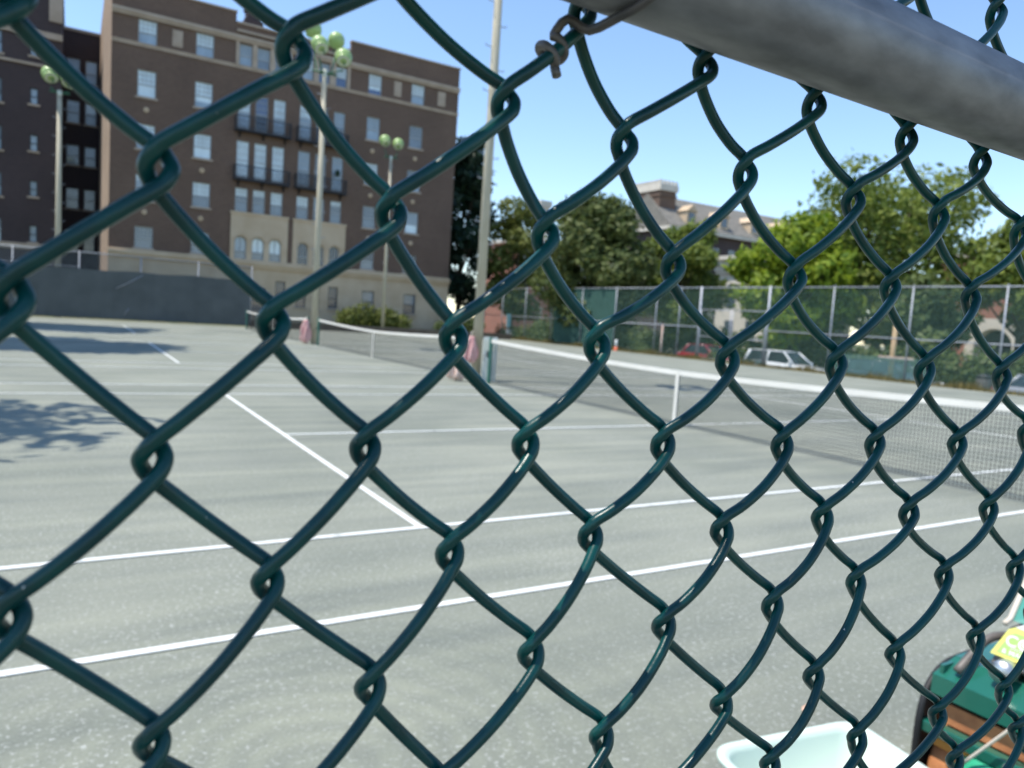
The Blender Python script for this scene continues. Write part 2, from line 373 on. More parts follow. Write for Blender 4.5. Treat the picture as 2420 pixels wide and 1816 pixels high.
# aluminium tie: hook round the mesh wire, arm up and over the rail
u0, z0 = node(3, -1); u1, z1 = node(2, 0)
A = np.array([u1 * D, 0, CZ + z1 * D]); B = np.array([u0 * D, 0, CZ + z0 * D]); dv = (B - A) / np.linalg.norm(B - A); nv = np.array([-dv[2], 0, dv[0]])
def tie(name_at, t0, rr=.0016):
    q = A + (B - A) * t0 + np.array([0, -TT, -.001]); hook = []
    for a in np.linspace(-150, 330, 26):
        ph = R(a); hook.append(q + dv * ((a + 150) / 480 * .007) + nv * math.cos(ph) * .0040 + np.array([0, 1, 0]) * math.sin(ph) * .0042)
    end = hook[-1]
    over = [end + dv * .005 + np.array([0, -.003, .001]), np.array([.1445, -.012, CZ + .0958])]
    for a in np.linspace(-84, 150, 18):
        ph = R(a); over.append(np.array([.1475 + (a + 84) / 234 * .030, -.0222 - math.cos(ph) * .0209, RZ + .0008 + math.sin(ph) * .0209]))
    tail = hook[0] - nv * .0012 - dv * .0008 + np.array([0, -.001, -.002])
    b = MB().tube(catmull([tail] + hook + over, 3), rr, 10); return b
tw = tie('x', .44)
tw.v = [(a, b, c) for a, b, c in tw.v]; tw.build('tie_wire', M['tiewire'], fence, smooth=True)
# wire mesh is built about the camera height
wire.location = (0, 0, CZ)

# ------------------------------------------------------------------ nets
def tube_h(b, a, c, r, n=6): b.tube([a, c], r, n)
def net(k, label):
    y0 = k * PITCH; ya, yb = y0 - .914, y0 + 11.887; ym = (ya + yb) / 2
    t = thing('tennis_net', label, 'tennis net', (0, ym, 0), 0, 'tennis nets strung across the courts')
    hw = (yb - ya) / 2
    def top(y): s = abs(y) / hw; return .914 + (1.07 - .914) * (s ** 1.5)
    n = 28; ysl = np.linspace(-hw + .04, hw - .04, n + 1)
    band = MB()
    for i in range(n):
        a, c = ysl[i], ysl[i + 1]; za, zc = top(a), top(c); bw = .075
        for sx in (-1, 1):
            q = [(sx * .009, a, za), (sx * .009, c, zc), (sx * .012, c, zc - bw), (sx * .012, a, za - bw)]; band.quad(*(q if sx > 0 else q[::-1]))
        band.quad((-.009, a, za), (-.009, c, zc), (.009, c, zc), (.009, a, za)); band.quad((.012, a, za - bw), (.012, c, zc - bw), (-.012, c, zc - bw), (-.012, a, za - bw))
    band.build('headband', M['tape'], t)
    nm = MB(); w = .0020 if k == 0 else .0022; pit = .046 if k == 0 else .06
    y = -hw + .06
    while y < hw - .06:
        zt = top(y) - .07
        nm.quad((-w, y - w, .02), (w, y + w, .02), (w, y + w, zt), (-w, y - w, zt)); nm.quad((w, y - w, .02), (-w, y + w, .02), (-w, y + w, zt), (w, y - w, zt)); y += pit
    z = .03
    while z < .86:
        yy = ysl[::4]
        for a, c in zip(yy[:-1], yy[1:]):
            za, zc = z * top(a) / .914, z * top(c) / .914
            nm.quad((-w, a, za - w), (-w, c, zc - w), (w, c, zc + w), (w, a, za + w)); nm.quad((w, a, za - w), (w, c, zc - w), (-w, c, zc + w), (-w, a, za + w))
        z += pit
    nm.build('net_mesh', M['net'], t)
    st = MB(); st.box(-.016, -.0125, -.035, .035, 0.0, .916); st.box(.0125, .016, -.035, .035, 0.0, .916); st.box(-.016, .016, -.035, .035, .9165, .92)
    st.build('centre_strap', M['tape'], t)
    for sy in (-1, 1):
        p = MB().tube([(0, sy * hw, 0), (0, sy * hw, 1.08)], .042, 16); p.lathe([(.05, 1.08), (.05, 1.10), (.03, 1.115), (0, 1.118)], 16, 'z', (0, sy * hw, 0))
        po = p.build('net_post', M['postgreen'], t, smooth=False)
        c = MB().box(-.04, .04, sy * hw + .043, sy * hw + .11, .62, .78) if sy > 0 else MB().box(-.04, .04, sy * hw - .11, sy * hw - .043, .62, .78)
        c.tube([(-.05, sy * (hw + .08), .7), (-.12, sy * (hw + .08), .7), (-.12, sy * (hw + .08), .52)], .01, 6); c.build('winder', M['iron'], po)
    return t
net(0, 'tennis net on the nearest court, its white headband running out of the picture')
net(1, 'tennis net on the middle court between the two wooden light poles')
net(2, 'tennis net on the farthest court in front of the dark windscreen')

# ------------------------------------------------------------------ light poles
def lamp_mesh():
    b = MB(); pr = [(0, .30)]
    for a in np.linspace(82, -38, 13): pr.append((.30 * math.cos(R(a)), .30 * math.sin(R(a))))
    pr += [(.25, -.20), (.245, -.23)]
    b.lathe([(r, h) for r, h in pr], 24); return b
def lamp(parent, loc, tilt, head, s):
    o = lamp_mesh().build('lamp', M['lamp_green'], parent, smooth=True); o.location = loc; o.rotation_euler = (R(-36) if loc[1] <= 0 else R(36), tilt * .5, head); o.scale = (s, s, s)
    q = MB(); q.lathe([(0, -.215), (.18, -.235), (.236, -.226), (.236, -.21)], 24); q.build('lens', M['lens'], o, smooth=True)
    q = MB(); q.tube([(0, 0, -.245), (.06, 0, -.34), (.02, 0, -.46)], .022, 8); q.build('bracket', M['lamp_dark'], o)
def light_pole(loc, h, r, lamps, label, pegs=True, s=1., group='light poles around the courts'):
    t = thing('light_pole', label, 'light pole', loc, 0, group)
    b = MB(); b.tube([(0, 0, 0), (0, 0, h * .5), (0, 0, h)], [r * 1.1, r * .95, r * .75], 20); b.build('pole', M['pole'], t, smooth=True)
    q = MB(); q.lathe([(r * .8, h - .28), (r * .85, h - .26), (r * .85, h - .02), (r * .3, h + .02), (0, h + .03)], 16); q.build('pole_cap', M['lens'], t, smooth=True)
    if pegs:
        z = 3.4; sd = 1
        while z < h - .5:
            MB().tube([(sd * r * .8, 0, z), (sd * (r + .14), 0, z), (sd * (r + .15), 0, z + .05)], .013, 6).build('climbing_peg', M['galv_far'], t); z += .52; sd = -sd
    a = MB()
    for (x, y, z) in lamps: a.tube([(0, 0, h - .2), (x * .6, y * .6, h - .05), (x, y, z - .46 * s)], .035, 8)
    a.tube([(-.5, 0, h - .12), (.5, 0, h - .12)], .045, 8); a.build('crossarm', M['lamp_dark'], t, smooth=True)
    for (x, y, z) in lamps: lamp(t, (x, y, z), R(22) * (1 if x > 0 else -1), 0, s)
    return t
four = [(-.36, -.4, 11.95), (.62, -.4, 11.68), (.55, .42, 12.55), (-.42, .42, 12.75)]
light_pole((.06, 27.15, 0), 11.15, .125, four, 'tall pale light pole with four green ball lamps rising from the net line', s=1.15)
light_pole((.07, 12.7, 0), 13.2, .115, [(x, y, z + 2.0) for x, y, z in four], 'nearest bare light pole crossing the sky beside the net post', s=1.15)
light_pole((-9.35, 46.4, 0), 12.7, .15, [(-.45, 0, 13.5), (.48, 0, 13.4)], 'light pole with two green ball lamps behind the dark windscreen', s=1.5)
light_pole((10.5, 46.6, 0), 12.45, .115, [(-.5, 0, 13.42), (.48, 0, 13.36)], 'light pole with two green ball lamps rising from the bush', s=1.3)

# ------------------------------------------------------------------ things by the poles
def hung_cloth(name, label, loc, w, h, z0, m, rz=0, cat='cloth', group=None):
    t = thing(name, label, cat, loc, rz, group); b = MB(); n = 36; rows = 12
    grid = []
    for j in range(rows + 1):
        f = j / rows; row = []
        ww = w * (.38 + .62 * math.sin(min(1, f * 1.5 + .1) * math.pi / 2)) * (1 if f < .8 else 1 - .6 * (f - .8) / .2)
        for i in range(n):
            a = 2 * math.pi * i / n; k = 1 + .34 * math.sin(4 * a + j * .3) * min(1, f * 2 + .2) + .14 * math.sin(7 * a - j * .5)
            row.append((math.cos(a) * ww / 2 * k, math.sin(a) * ww * .3 * k, z0 + h * (1 - f) + (.05 * h * (1 + math.sin(3 * a)) if j == rows else 0)))
        grid.append(row)
    for row in grid: b.v += row
    for j in range(rows):
        for i in range(n): b.f.append((j * n + i, (j + 1) * n + i, (j + 1) * n + (i + 1) % n, j * n + (i + 1) % n)); b.mi.append(0)
    b.f.append(tuple(range(n))); b.mi.append(0); b.f.append(tuple(reversed([rows * n + i for i in range(n)]))); b.mi.append(0)
    b.build('folded_fabric', m, t, smooth=True)
    MB().tube([(0, .0, z0 + h - .02), (.02, .05, z0 + h + .1), (.08, .1, z0 + h + .12)], .012, 6).build('tie', M['cordm'], t)
    return t
hung_cloth('cloth_bundle', 'faded pink folded cloth hanging from the nearest light pole', (-.2, 12.52, 0), .30, .68, .42, M['pink'])
hung_cloth('cloth_bundle', 'pale peach cloth bundle on the court at the foot of the pole', (-.58, 12.45, 0), .40, .50, .01, M['peach'])
hung_cloth('cloth_bundle', 'long pinkish red cloth leaning on the middle pole between two courts', (-.33, 27.0, 0), .34, 1.0, .01, M['pink'])
cb = thing('utility_cabinet', 'pale grey utility cabinet standing between net post and light pole', 'cabinet', (.28, 12.4, 0), R(-32))
MB().box(-.17, .17, -.1, .1, 0, 1.1).build('cabinet_body', M['cabinet'], cb, bevel=.012)
MB().box(-.145, .145, -.115, -.102, .1, .72).build('cabinet_door', M['cabinet'], cb, bevel=.005)
MB().box(-.145, .145, -.115, -.102, .76, 1.04).build('meter_panel', M['lens'], cb, bevel=.005)
MB().tube(catmull([(0, -.13, .66), (.01, -.14, .5), (-.02, -.14, .35), (.03, -.13, .2), (.0, -.13, .06)], 5), .014, 6).build('hanging_cable', M['black'], cb)

# ------------------------------------------------------------------ far fences
def fabric(b, x, y0, y1, z0, z1, w, step, along='y'):
    """straight diagonal wires of a chain link panel"""
    H = z1 - z0; Lg = y1 - y0; s = -H
    while s < Lg:
        for d in (1, -1):
            a0 = max(0, -s); a1 = min(H, Lg - s)
            if a1 - a0 < .02: continue
            p = (y0 + s + a0, z0 + a0 if d > 0 else z1 - a0); q = (y0 + s + a1, z0 + a1 if d > 0 else z1 - a1)
            o = .004 * d
            if along == 'y': P = [(x + o, p[0] - w, p[1] + w * d), (x + o, p[0] + w, p[1] - w * d), (x + o, q[0] + w, q[1] - w * d), (x + o, q[0] - w, q[1] + w * d)]
            else: P = [(p[0] - w, x + o, p[1] + w * d), (p[0] + w, x + o, p[1] - w * d), (q[0] + w, x + o, q[1] - w * d), (q[0] - w, x + o, q[1] + w * d)]
            b.quad(*P)
        s += step
rf = thing('chain_link_fence', 'tall galvanised chain link fence between the courts and the street with cars', 'fence', (21.7, 20, 0))
F0 = Vector((21.7, 20, 0))
def rb(b, name, m, smooth=False, par=None): return b.build(name, m, par or rf, smooth, org=F0)
for y in (-3.3, .4, 4.0, 7.4, 10.95, 14.6, 18.35, 28.4, 30.4, 34.3, 38, 41.7, 45.4, 49, 52):
    b = MB().tube([(21.7, y, -.1), (21.7, y, 4.06)], .032, 12); b.lathe([(.04, 4.06), (.036, 4.1), (0, 4.13)], 12, 'z', (21.7, y, 0)); rb(b, 'post', M['galv_far'], True)
for z, nm in ((4.03, 'top_rail'), (1.83, 'mid_rail')):
    b = MB()
    for a, c in ((-3.3, 22.0), (26.75, 52)): b.tube([(21.7, a, z), (21.7, c, z)], .028, 10)
    if z > 3: b.tube([(21.7, 22, z), (21.7, 26.75, z)], .028, 10)
    rb(b, nm, M['galv_far'], True)
b = MB()
for a, c in ((-3.3, 22.0), (26.75, 52)): fabric(b, 21.735, a, c, .03, 4.02, .0017, .095)
fabric(b, 21.735, 22.0, 26.75, 2.85, 4.02, .0017, .095)
rb(b, 'wire_fabric', M['meshwire'])
b = MB().box(21.755, 21.762, 34.4, 41.5, .05, 4.0); rb(b, 'windscreen', M['screen_green'])
b = MB().box(21.755, 21.762, 21.9, 24.3, -.02, .28); rb(b, 'kick_board', M['screen_green'])
b = MB(); fabric(b, 21.757, 13.5, 18.3, .02, 1.0, .0024, .036); rb(b, 'shade_net', M['meshwire'])
gt = thing('gate', 'double chain link gate with thick posts in the street side fence', 'gate', (21.7, 24.4, 0))
G0 = Vector((21.7, 24.4, 0))
for y, rr in ((22.0, .06), (26.75, .07)):
    MB().tube([(21.68, y, -.1), (21.68, y, 4.1)], rr, 14).build('gate_post', M['galv_far'], gt, True, org=G0)
for y0, y1 in ((22.12, 24.3), (24.45, 26.62)):
    b = MB()
    for y in (y0, y1): b.tube([(21.66, y, .08), (21.66, y, 2.83)], .026, 10)
    for z in (.1, 1.33, 2.81): b.tube([(21.66, y0, z), (21.66, y1, z)], .024, 10)
    lf = b.build('gate_leaf', M['galv_far'], gt, True, org=G0)
    b = MB(); fabric(b, 21.66, y0, y1, .1, 2.8, .0017, .095); b.build('wire_fabric', M['meshwire'], lf, org=G0)

bf = thing('chain_link_fence', 'fence with dark windscreen at the far end below the apartment windows', 'fence', (-8, 45.5, 0)); B0 = Vector((-8, 45.5, 0))
for x in np.arange(-20.9, 1.2, 3.15):
    MB().tube([(x, 45.5, -.1), (x, 45.5, 3.84)], .035, 12).build('post', M['galv_far'], bf, True, org=B0)
b = MB(); b.tube([(-20.9, 45.5, 3.8), (1.15, 45.5, 3.8)], .03, 10); b.build('top_rail', M['galv_far'], bf, True, org=B0)
b = MB(); b.tube([(-20.9, 45.5, 2.95), (-8.3, 45.5, 2.95)], .02, 8); b.build('mid_rail', M['galv_far'], bf, True, org=B0)
b = MB(); fabric(b, 45.53, -20.9, 1.15, .05, 3.8, .003, .075, 'x'); b.build('wire_fabric', M['meshgrey'], bf, org=B0)
b = MB(); n = 60; X0, X1 = -20.9, 1.1
for i in range(n):
    a, c = X0 + (X1 - X0) * i / n, X0 + (X1 - X0) * (i + 1) / n
    f = lambda x: 45.44 + .018 * math.sin(x * 4.1) + .012 * math.sin(x * 9.7)
    hh = lambda x: 2.84 + .03 * math.sin(x * 2) + max(0, (x + 9) * .012)
    b.quad((a, f(a), .06), (c, f(c), .06), (c, f(c) - .01, hh(c)), (a, f(a) - .01, hh(a))); b.quad((a, f(a) + .012, .06), (a, f(a) + .004, hh(a)), (c, f(c) + .004, hh(c)), (c, f(c) + .012, .06))
b.build('windscreen', M['screen'], bf, org=B0)
MB().tube([(-6.45, 45.38, 1.85), (-5.7, 45.37, 2.3), (-5.05, 45.38, 2.75)], .022, 6).build('light_streak', M['galv_far'], bf, True, org=B0)  # pale tubes standing in for light through a rip in the windscreen
MB().tube([(-6.0, 45.38, .35), (-5.75, 45.37, .75)], .02, 6).build('light_streak', M['galv_far'], bf, True, org=B0)
te = MB().box(1.2, 20.6, 45.5, 45.75, -.1, .42); te.box(1.2, 20.6, 45.46, 45.5, .30, .44)
tag(te.build('edging_wall', M['timber']), 'low brown edging wall behind the far net below the bushes', 'edging')

# ------------------------------------------------------------------ apartment building
bld = thing('apartment_building', 'long brown brick apartment building with stone base and dark left wing', 'building', (5, 51, 0)); O = Vector((5, 51, 0))
def bb(b, name, m, par=None, smooth=False):
    return b.build(name, m, par or bld, smooth, org=O)
def wall_holes(b, x0, x1, z0, z1, Y, holes, dep=.16, mi=0):
    hs = [h for h in holes if h[0] > x0 and h[1] < x1 and h[2] > z0 - 1e-6 and h[3] < z1 + 1e-6]
    X = sorted({x0, x1, *[h[0] for h in hs], *[h[1] for h in hs]}); Z = sorted({z0, z1, *[h[2] for h in hs], *[h[3] for h in hs]})
    for i in range(len(X) - 1):
        for j in range(len(Z) - 1):
            cx, cz = (X[i] + X[i + 1]) / 2, (Z[j] + Z[j + 1]) / 2
            if any(h[0] < cx < h[1] and h[2] < cz < h[3] for h in hs): continue
            b.quad((X[i], Y, Z[j]), (X[i + 1], Y, Z[j]), (X[i + 1], Y, Z[j + 1]), (X[i], Y, Z[j + 1]), mi)
    for h in hs:
        a, c, e, f = h
        b.quad((a, Y, e), (a, Y, f), (a, Y + dep, f), (a, Y + dep, e), mi); b.quad((c, Y, e), (c, Y + dep, e), (c, Y + dep, f), (c, Y, f), mi)
        b.quad((a, Y, f), (c, Y, f), (c, Y + dep, f), (a, Y + dep, f), mi); b.quad((a, Y, e), (a, Y + dep, e), (c, Y + dep, e), (c, Y, e), mi)
wcount = [0]
def window(a, c, z0, z1, Y, up=0, lo=1, sill=True, muntin=True, fm='frame', dep=.13, dark=False, par=None):
    f = MB(); t = .055; y0, y1 = Y + dep - .05, Y + dep + .02
    f.box(a, a + t, y0, y1, z0, z1); f.box(c - t, c, y0, y1, z0, z1); f.box(a + t, c - t, y0, y1, z1 - t, z1); f.box(a + t, c - t, y0, y1, z0, z0 + t)
    zm = z0 + (z1 - z0) * .46; zb_ = zm if random.random() < .45 else z0 + (z1 - z0) * random.uniform(.22, .8)
    f.box(a + t, c - t, y0 + .01, y1, zm - .03, zm + .03)
    if muntin and c - a > .6:
        for k in range(1, 4): x = a + t + (c - a - 2 * t) * k / 4; f.box(x - .011, x + .011, y0 + .02, y1 - .012, zm + .03, z1 - t)
        for k in range(1, 3): z = zm + (z1 - zm) * k / 3; f.box(a + t, c - t, y0 + .022, y1 - .014, z - .011, z + .011)
    w = bb(f, 'window', M[fm])
    p = MB(); p.quad((a, Y + dep + .012, zb_), (c, Y + dep + .012, zb_), (c, Y + dep + .012, z1), (a, Y + dep + .012, z1), 0); p.quad((a, Y + dep + .006, z0), (c, Y + dep + .006, z0), (c, Y + dep + .006, zb_), (a, Y + dep + .006, zb_), 1)
    bb(p, 'pane', [M['gl'][up], M['gl'][lo]], w)
    if sill: bb(MB().box(a - .12, c + .12, Y - .09, Y + dep - .05, z0 - .13, z0 - .003), 'sill', M['trim'], w)
    return w
YF = 51.
holes = []; wins = []
def W_(a, c, z0, z1, up, lo, **k): holes.append((a, c, z0, z1)); wins.append((a, c, z0, z1, up, lo, k))
cols4 = [(-5.18, -4.1), (-1.76, -.66), (10.16, 11.18), (13.6, 14.68)]
FL = {6: (17.62, 19.1), 5: (14.3, 15.98), 4: (11.0, 12.6), 3: (7.76, 9.4), 2: (4.66, 6.05)}
look = {(6, 0): (0, 1), (6, 1): (0, 1), (6, 2): (0, 2), (6, 3): (0, 1), (5, 0): (0, 0), (5, 1): (0, 1), (5, 2): (1, 1), (5, 3): (4, 4), (4, 0): (0, 1), (4, 1): (0, 0), (4, 2): (0, 1), (4, 3): (4, 1), (3, 0): (0, 1), (3, 1): (0, 4), (3, 2): (4, 4), (3, 3): (1, 0), (2, 0): (4, 4), (2, 1): (1, 4), (2, 2): (3, 4), (2, 3): (3, 3)}
for fl, (z0, z1) in FL.items():
    for k, (a, c) in enumerate(cols4):
        u, lo = look[(fl, k)]; W_(a, c, z0, z1, u, lo, sill=fl != 6)
tri = [(.97, 1.80), (2.15, 2.98), (3.36, 4.19), (5.18, 6.03), (6.42, 7.2), (7.66, 8.48)]
tl = {6: [(1, 1), (1, 4), (4, 4), (0, 1), (1, 2), (0, 2)], 5: [(0, 1), (2, 3), (0, 1), (0, 1), (4, 3), (1, 3)], 4: [(0, 0), (0, 0), (0, 0), (1, 4), (4, 3), (1, 1)], 3: [(0, 4), (0, 4), (0, 4), (0, 4), (1, 4), (0, 4)]}
for fl, zz in {6: (17.64, 19.04), 5: (13.46, 15.85), 4: (10.15, 12.62), 3: (7.82, 9.42)}.items():
    for k, (a, c) in enumerate(tri):
        u, lo = tl[fl][k]; W_(a, c, zz[0], zz[1], u, lo, sill=False)
arch = [(1.0, 1.8), (2.17, 2.99), (3.36, 4.18), (5.34, 6.1), (6.5, 7.26), (7.66, 8.42)]
base = [(7.74, 8.47, 1.5, 3.1, 3, 3), (6.55, 7.1, 1.3, 3.1, 3, 4), (5.36, 6.08, 1.46, 2.9, 3, 3), (10.36, 11.34, 1.5, 3.0, 4, 4), (13.77, 14.8, 1.48, 3.0, 4, 3), (2.16, 3.2, 1.0, 2.6, 3, 3), (3.9, 4.6, 1.6, 3.2, 3, 3), (-1.7, -.7, 1.5, 3.0, 3, 3)]
for a, c, z0, z1, u, lo in base: W_(a, c, z0, z1, u, lo, muntin=False, fm='frame_dark')
upper = [h for h in holes if h[2] > 4.2]; lower = [h for h in holes if h[2] < 4]
XL, XR, ZT = -6.68, 17.6, 21.0
b = MB()
wall_holes(b, XL, .72, 4.3, ZT, YF, upper); wall_holes(b, 8.72, XR, 4.3, ZT, YF, upper); wall_holes(b, .72, 8.72, 7.66, 20.3, YF, upper)
# right side, back and roof
b.quad((XR, YF, 0), (XR, 72, 0), (XR, 72, ZT), (XR, YF, ZT)); b.quad((XR, 72, 0), (-7, 72, 0), (-7, 72, ZT), (XR, 72, ZT))
b.quad((XL, YF + .3, ZT - .5), (XR, YF + .3, ZT - .5), (XR, 72, ZT - .5), (XL, 72, ZT - .5))
for xa, xb in ((.72, .72), (8.72, 8.72)): b.quad((xa, YF, 20.3), (xa, YF + .35, 20.3), (xa, YF + .35, ZT), (xa, YF, ZT))
b.quad((XL, YF + .35, ZT), (.72, YF + .35, ZT), (.72, YF + .35, 20), (XL, YF + .35, 20)); b.quad((8.72, YF + .35, ZT), (XR, YF + .35, ZT), (XR, YF + .35, 20), (8.72, YF + .35, 20))
bb(b, 'wall', M['brick'])
b = MB(); b.quad((XL, YF, 4.3), (XL, YF, ZT), (-7.02, 52.6, ZT), (-7.02, 52.6, 4.3)); b.quad((-7.02, 52.6, 4.3), (-7.02, 52.6, ZT), (-7.0, 62, ZT), (-7.0, 62, 4.3))
b.quad((XL, YF, 0), (XL, YF, 4.3), (-7.02, 52.6, 4.3), (-7.02, 52.6, 0)); b.quad((-7.02, 52.6, 0), (-7.02, 52.6, 4.3), (-7, 62, 4.3), (-7, 62, 0))
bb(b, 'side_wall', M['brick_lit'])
b = MB(); wall_holes(b, XL, XR, 0, 4.0, YF - .06, lower, .22); b.box(XL - .02, XR + .02, YF - .2, YF - .0, 4.0, 4.22); b.box(XL - .05, XR + .05, YF - .3, YF + .0, 4.22, 4.40); b.box(XL - .01, XR + .01, YF - .14, YF - .0, 4.4, 4.55)
b.box(XL, XR, YF - .14, YF - .06, -.1, .6)
bb(b, 'stone_base', M['lime'])
for nm, z0, z1, pr in (('cornice', 19.2, 19.52, .22), ('belt_course', 17.44, 17.6, .12)):
    b = MB(); b.box(XL - .01, XR + .03, YF - pr, YF + .0, z0 + .1, z1); b.box(XL, XR + .02, YF - pr * .6, YF + .0, z0 - .06, z0 + .1); bb(b, nm, M['trim'])
b = MB(); b.box(XL - .04, .76, YF - .08, YF + .4, ZT, ZT + .1); b.box(8.68, XR + .05, YF - .08, YF + .4, ZT, ZT + .1); b.box(.76, 8.68, YF - .1, YF + .3, 20.3, 20.42); b.box(.76, 8.68, YF - .18, YF + .0, 19.75, 19.9)
bb(b, 'coping', M['trim'])
b = MB(); b.box(1.35, 2.6, 51.6, 52.6, 20.2, 21.0); b.box(1.5, 2.45, 51.7, 52.5, 21.0, 21.65); b.box(1.4, 2.55, 51.62, 52.58, 21.65, 21.75); bb(b, 'chimney', M['brick_wing'])
# top-floor stone mullions of the centre bay
b = MB()
for x0, x1 in ((.74, .95), (1.82, 2.13), (3.0, 3.34), (4.21, 4.5), (4.9, 5.16), (6.05, 6.4), (7.22, 7.64), (8.5, 8.72)): bb(MB().box(x0, x1, YF - .07, YF - .002, 17.6, 19.14), 'mullion', M['trim'])
for x0, x1, z0, z1 in ((-3.2, -2.58, 17.85, 18.88), (12.16, 12.74, 17.87, 18.96), (15.8, 16.45, 17.87, 18.95)):
    b = MB(); b.box(x0, x1, YF - .05, YF - .002, z0, z1); b.box(x0 + .12, x1 - .12, YF - .09, YF - .05, z0 + .2, z1 - .2); bb(b, 'stone_panel', M['trim'])
for (a, c) in cols4:                       # little stone rosettes between the storeys
    for z in (13.5, 10.2, 7.0):
        b = MB(); b.lathe([(.17, -.002), (.17, -.05), (.1, -.07), (.08, -.04), (0, -.1)], 14, 'y', ((a + c) / 2, YF, z)); bb(b, 'rosette', M['lime'])
# arcaded stone panels
b = MB()
for (px0, px1, idx) in ((.72, 4.62, (0, 1, 2)), (4.98, 8.86, (3, 4, 5))):
    zs0, zs1, top = 4.5, 5.72, 7.62; Y = YF - .12
    edges = [px0] + [v for k in idx for v in arch[k]] + [px1]
    for k in range(0, len(edges), 2): b.quad((edges[k], Y, 4.45), (edges[k + 1], Y, 4.45), (edges[k + 1], Y, top), (edges[k], Y, top))
    for k in idx:
        a, c = arch[k]; r = (c - a) / 2; cx = (a + c) / 2
        b.quad((a, Y, 4.45), (c, Y, 4.45), (c, Y, zs0), (a, Y, zs0))
        arcp = [(cx - r * math.cos(t), zs1 + r * math.sin(t)) for t in np.linspace(0, math.pi, 13)]
        for (xa, za), (xb, zb) in zip(arcp[:-1], arcp[1:]):
            b.quad((xa, Y, za), (xb, Y, zb), (xb, Y, top), (xa, Y, top)); b.quad((xa, Y, za), (xa, Y + .3, za), (xb, Y + .3, zb), (xb, Y, zb))
        b.quad((a, Y, zs0), (a, Y, zs1), (a, Y + .3, zs1), (a, Y + .3, zs0)); b.quad((c, Y, zs0), (c, Y + .3, zs0), (c, Y + .3, zs1), (c, Y, zs1))
        for (xa, za), (xb, zb) in zip(arcp[:-1], arcp[1:]):   # raised hood moulding
            k1, k2 = 1.16, 1.3
            f = lambda x, z, q: (cx + (x - cx) * q, zs1 + (z - zs1) * q)
            A1, A2, B1, B2 = f(xa, za, k1), f(xa, za, k2), f(xb, zb, k1), f(xb, zb, k2)
            b.quad((A1[0], Y - .05, A1[1]), (B1[0], Y - .05, B1[1]), (B2[0], Y - .05, B2[1]), (A2[0], Y - .05, A2[1])); b.quad((A1[0], Y - .05, A1[1]), (A1[0], Y, A1[1]), (B1[0], Y, B1[1]), (B1[0], Y - .05, B1[1])); b.quad((A2[0], Y - .05, A2[1]), (B2[0], Y - .05, B2[1]), (B2[0], Y, B2[1]), (A2[0], Y, A2[1]))
    b.quad((px0, Y, 4.45), (px0, Y, top), (px0, YF, top), (px0, YF, 4.45)); b.quad((px1, Y, 4.45), (px1, YF, 4.45), (px1, YF, top), (px1, Y, top))
    b.box(px0 - .05, px1 + .05, Y - .06, YF + .0, top, top + .16)
bb(b, 'arcaded_panel', M['lime'])
bk = MB(); wall_holes(bk, .72, 8.72, 4.3, 7.66, YF + .2, []); bb(bk, 'backing_wall', M['frame_dark'])
for k, (a, c) in enumerate(arch):
    f = MB(); Y = YF + .02; cx, r = (a + c) / 2, (c - a) / 2
    f.box(a, a + .05, Y, Y + .06, 4.5, 5.72); f.box(c - .05, c, Y, Y + .06, 4.5, 5.72); f.box(a + .05, c - .05, Y, Y + .06, 5.05, 5.12); f.box(cx - .02, cx + .02, Y + .01, Y + .055, 5.12, 5.72 + r)
    f.tube([(cx - (r - .03) * math.cos(t), Y + .03, 5.72 + (r - .03) * math.sin(t)) for t in np.linspace(0, math.pi, 12)], .03, 6)
    w = bb(f, 'arched_window', M['frame'])
    p = MB(); u, lo = ((1, 4), (0, 4), (0, 4), (3, 3), (3, 3), (3, 3))[k]
    p.quad((a, Y + .07, 4.5), (c, Y + .07, 4.5), (c, Y + .07, 5.1), (a, Y + .07, 5.1), 1)
    p.poly([(a, Y + .075, 5.1), (c, Y + .075, 5.1)] + [(cx + r * math.cos(t), Y + .075, 5.72 + r * math.sin(t)) for t in np.linspace(0, math.pi, 12)], 0)
    bb(p, 'pane', [M['gl'][u], M['gl'][lo]], w)
bb(MB().box(4.62, 4.98, YF - .06, YF + .2, 4.55, 7.66), 'brick_pier', M['brick'])
bb(MB().box(.66, .719, YF - .02, YF + .2, 4.55, 7.66), 'brick_pier', M['brick'])
for (a, c, z0, z1, u, lo, k) in wins:
    Y = YF - .06 if z0 < 4 else YF
    window(a, c, z0, z1, Y, u, lo, **k)
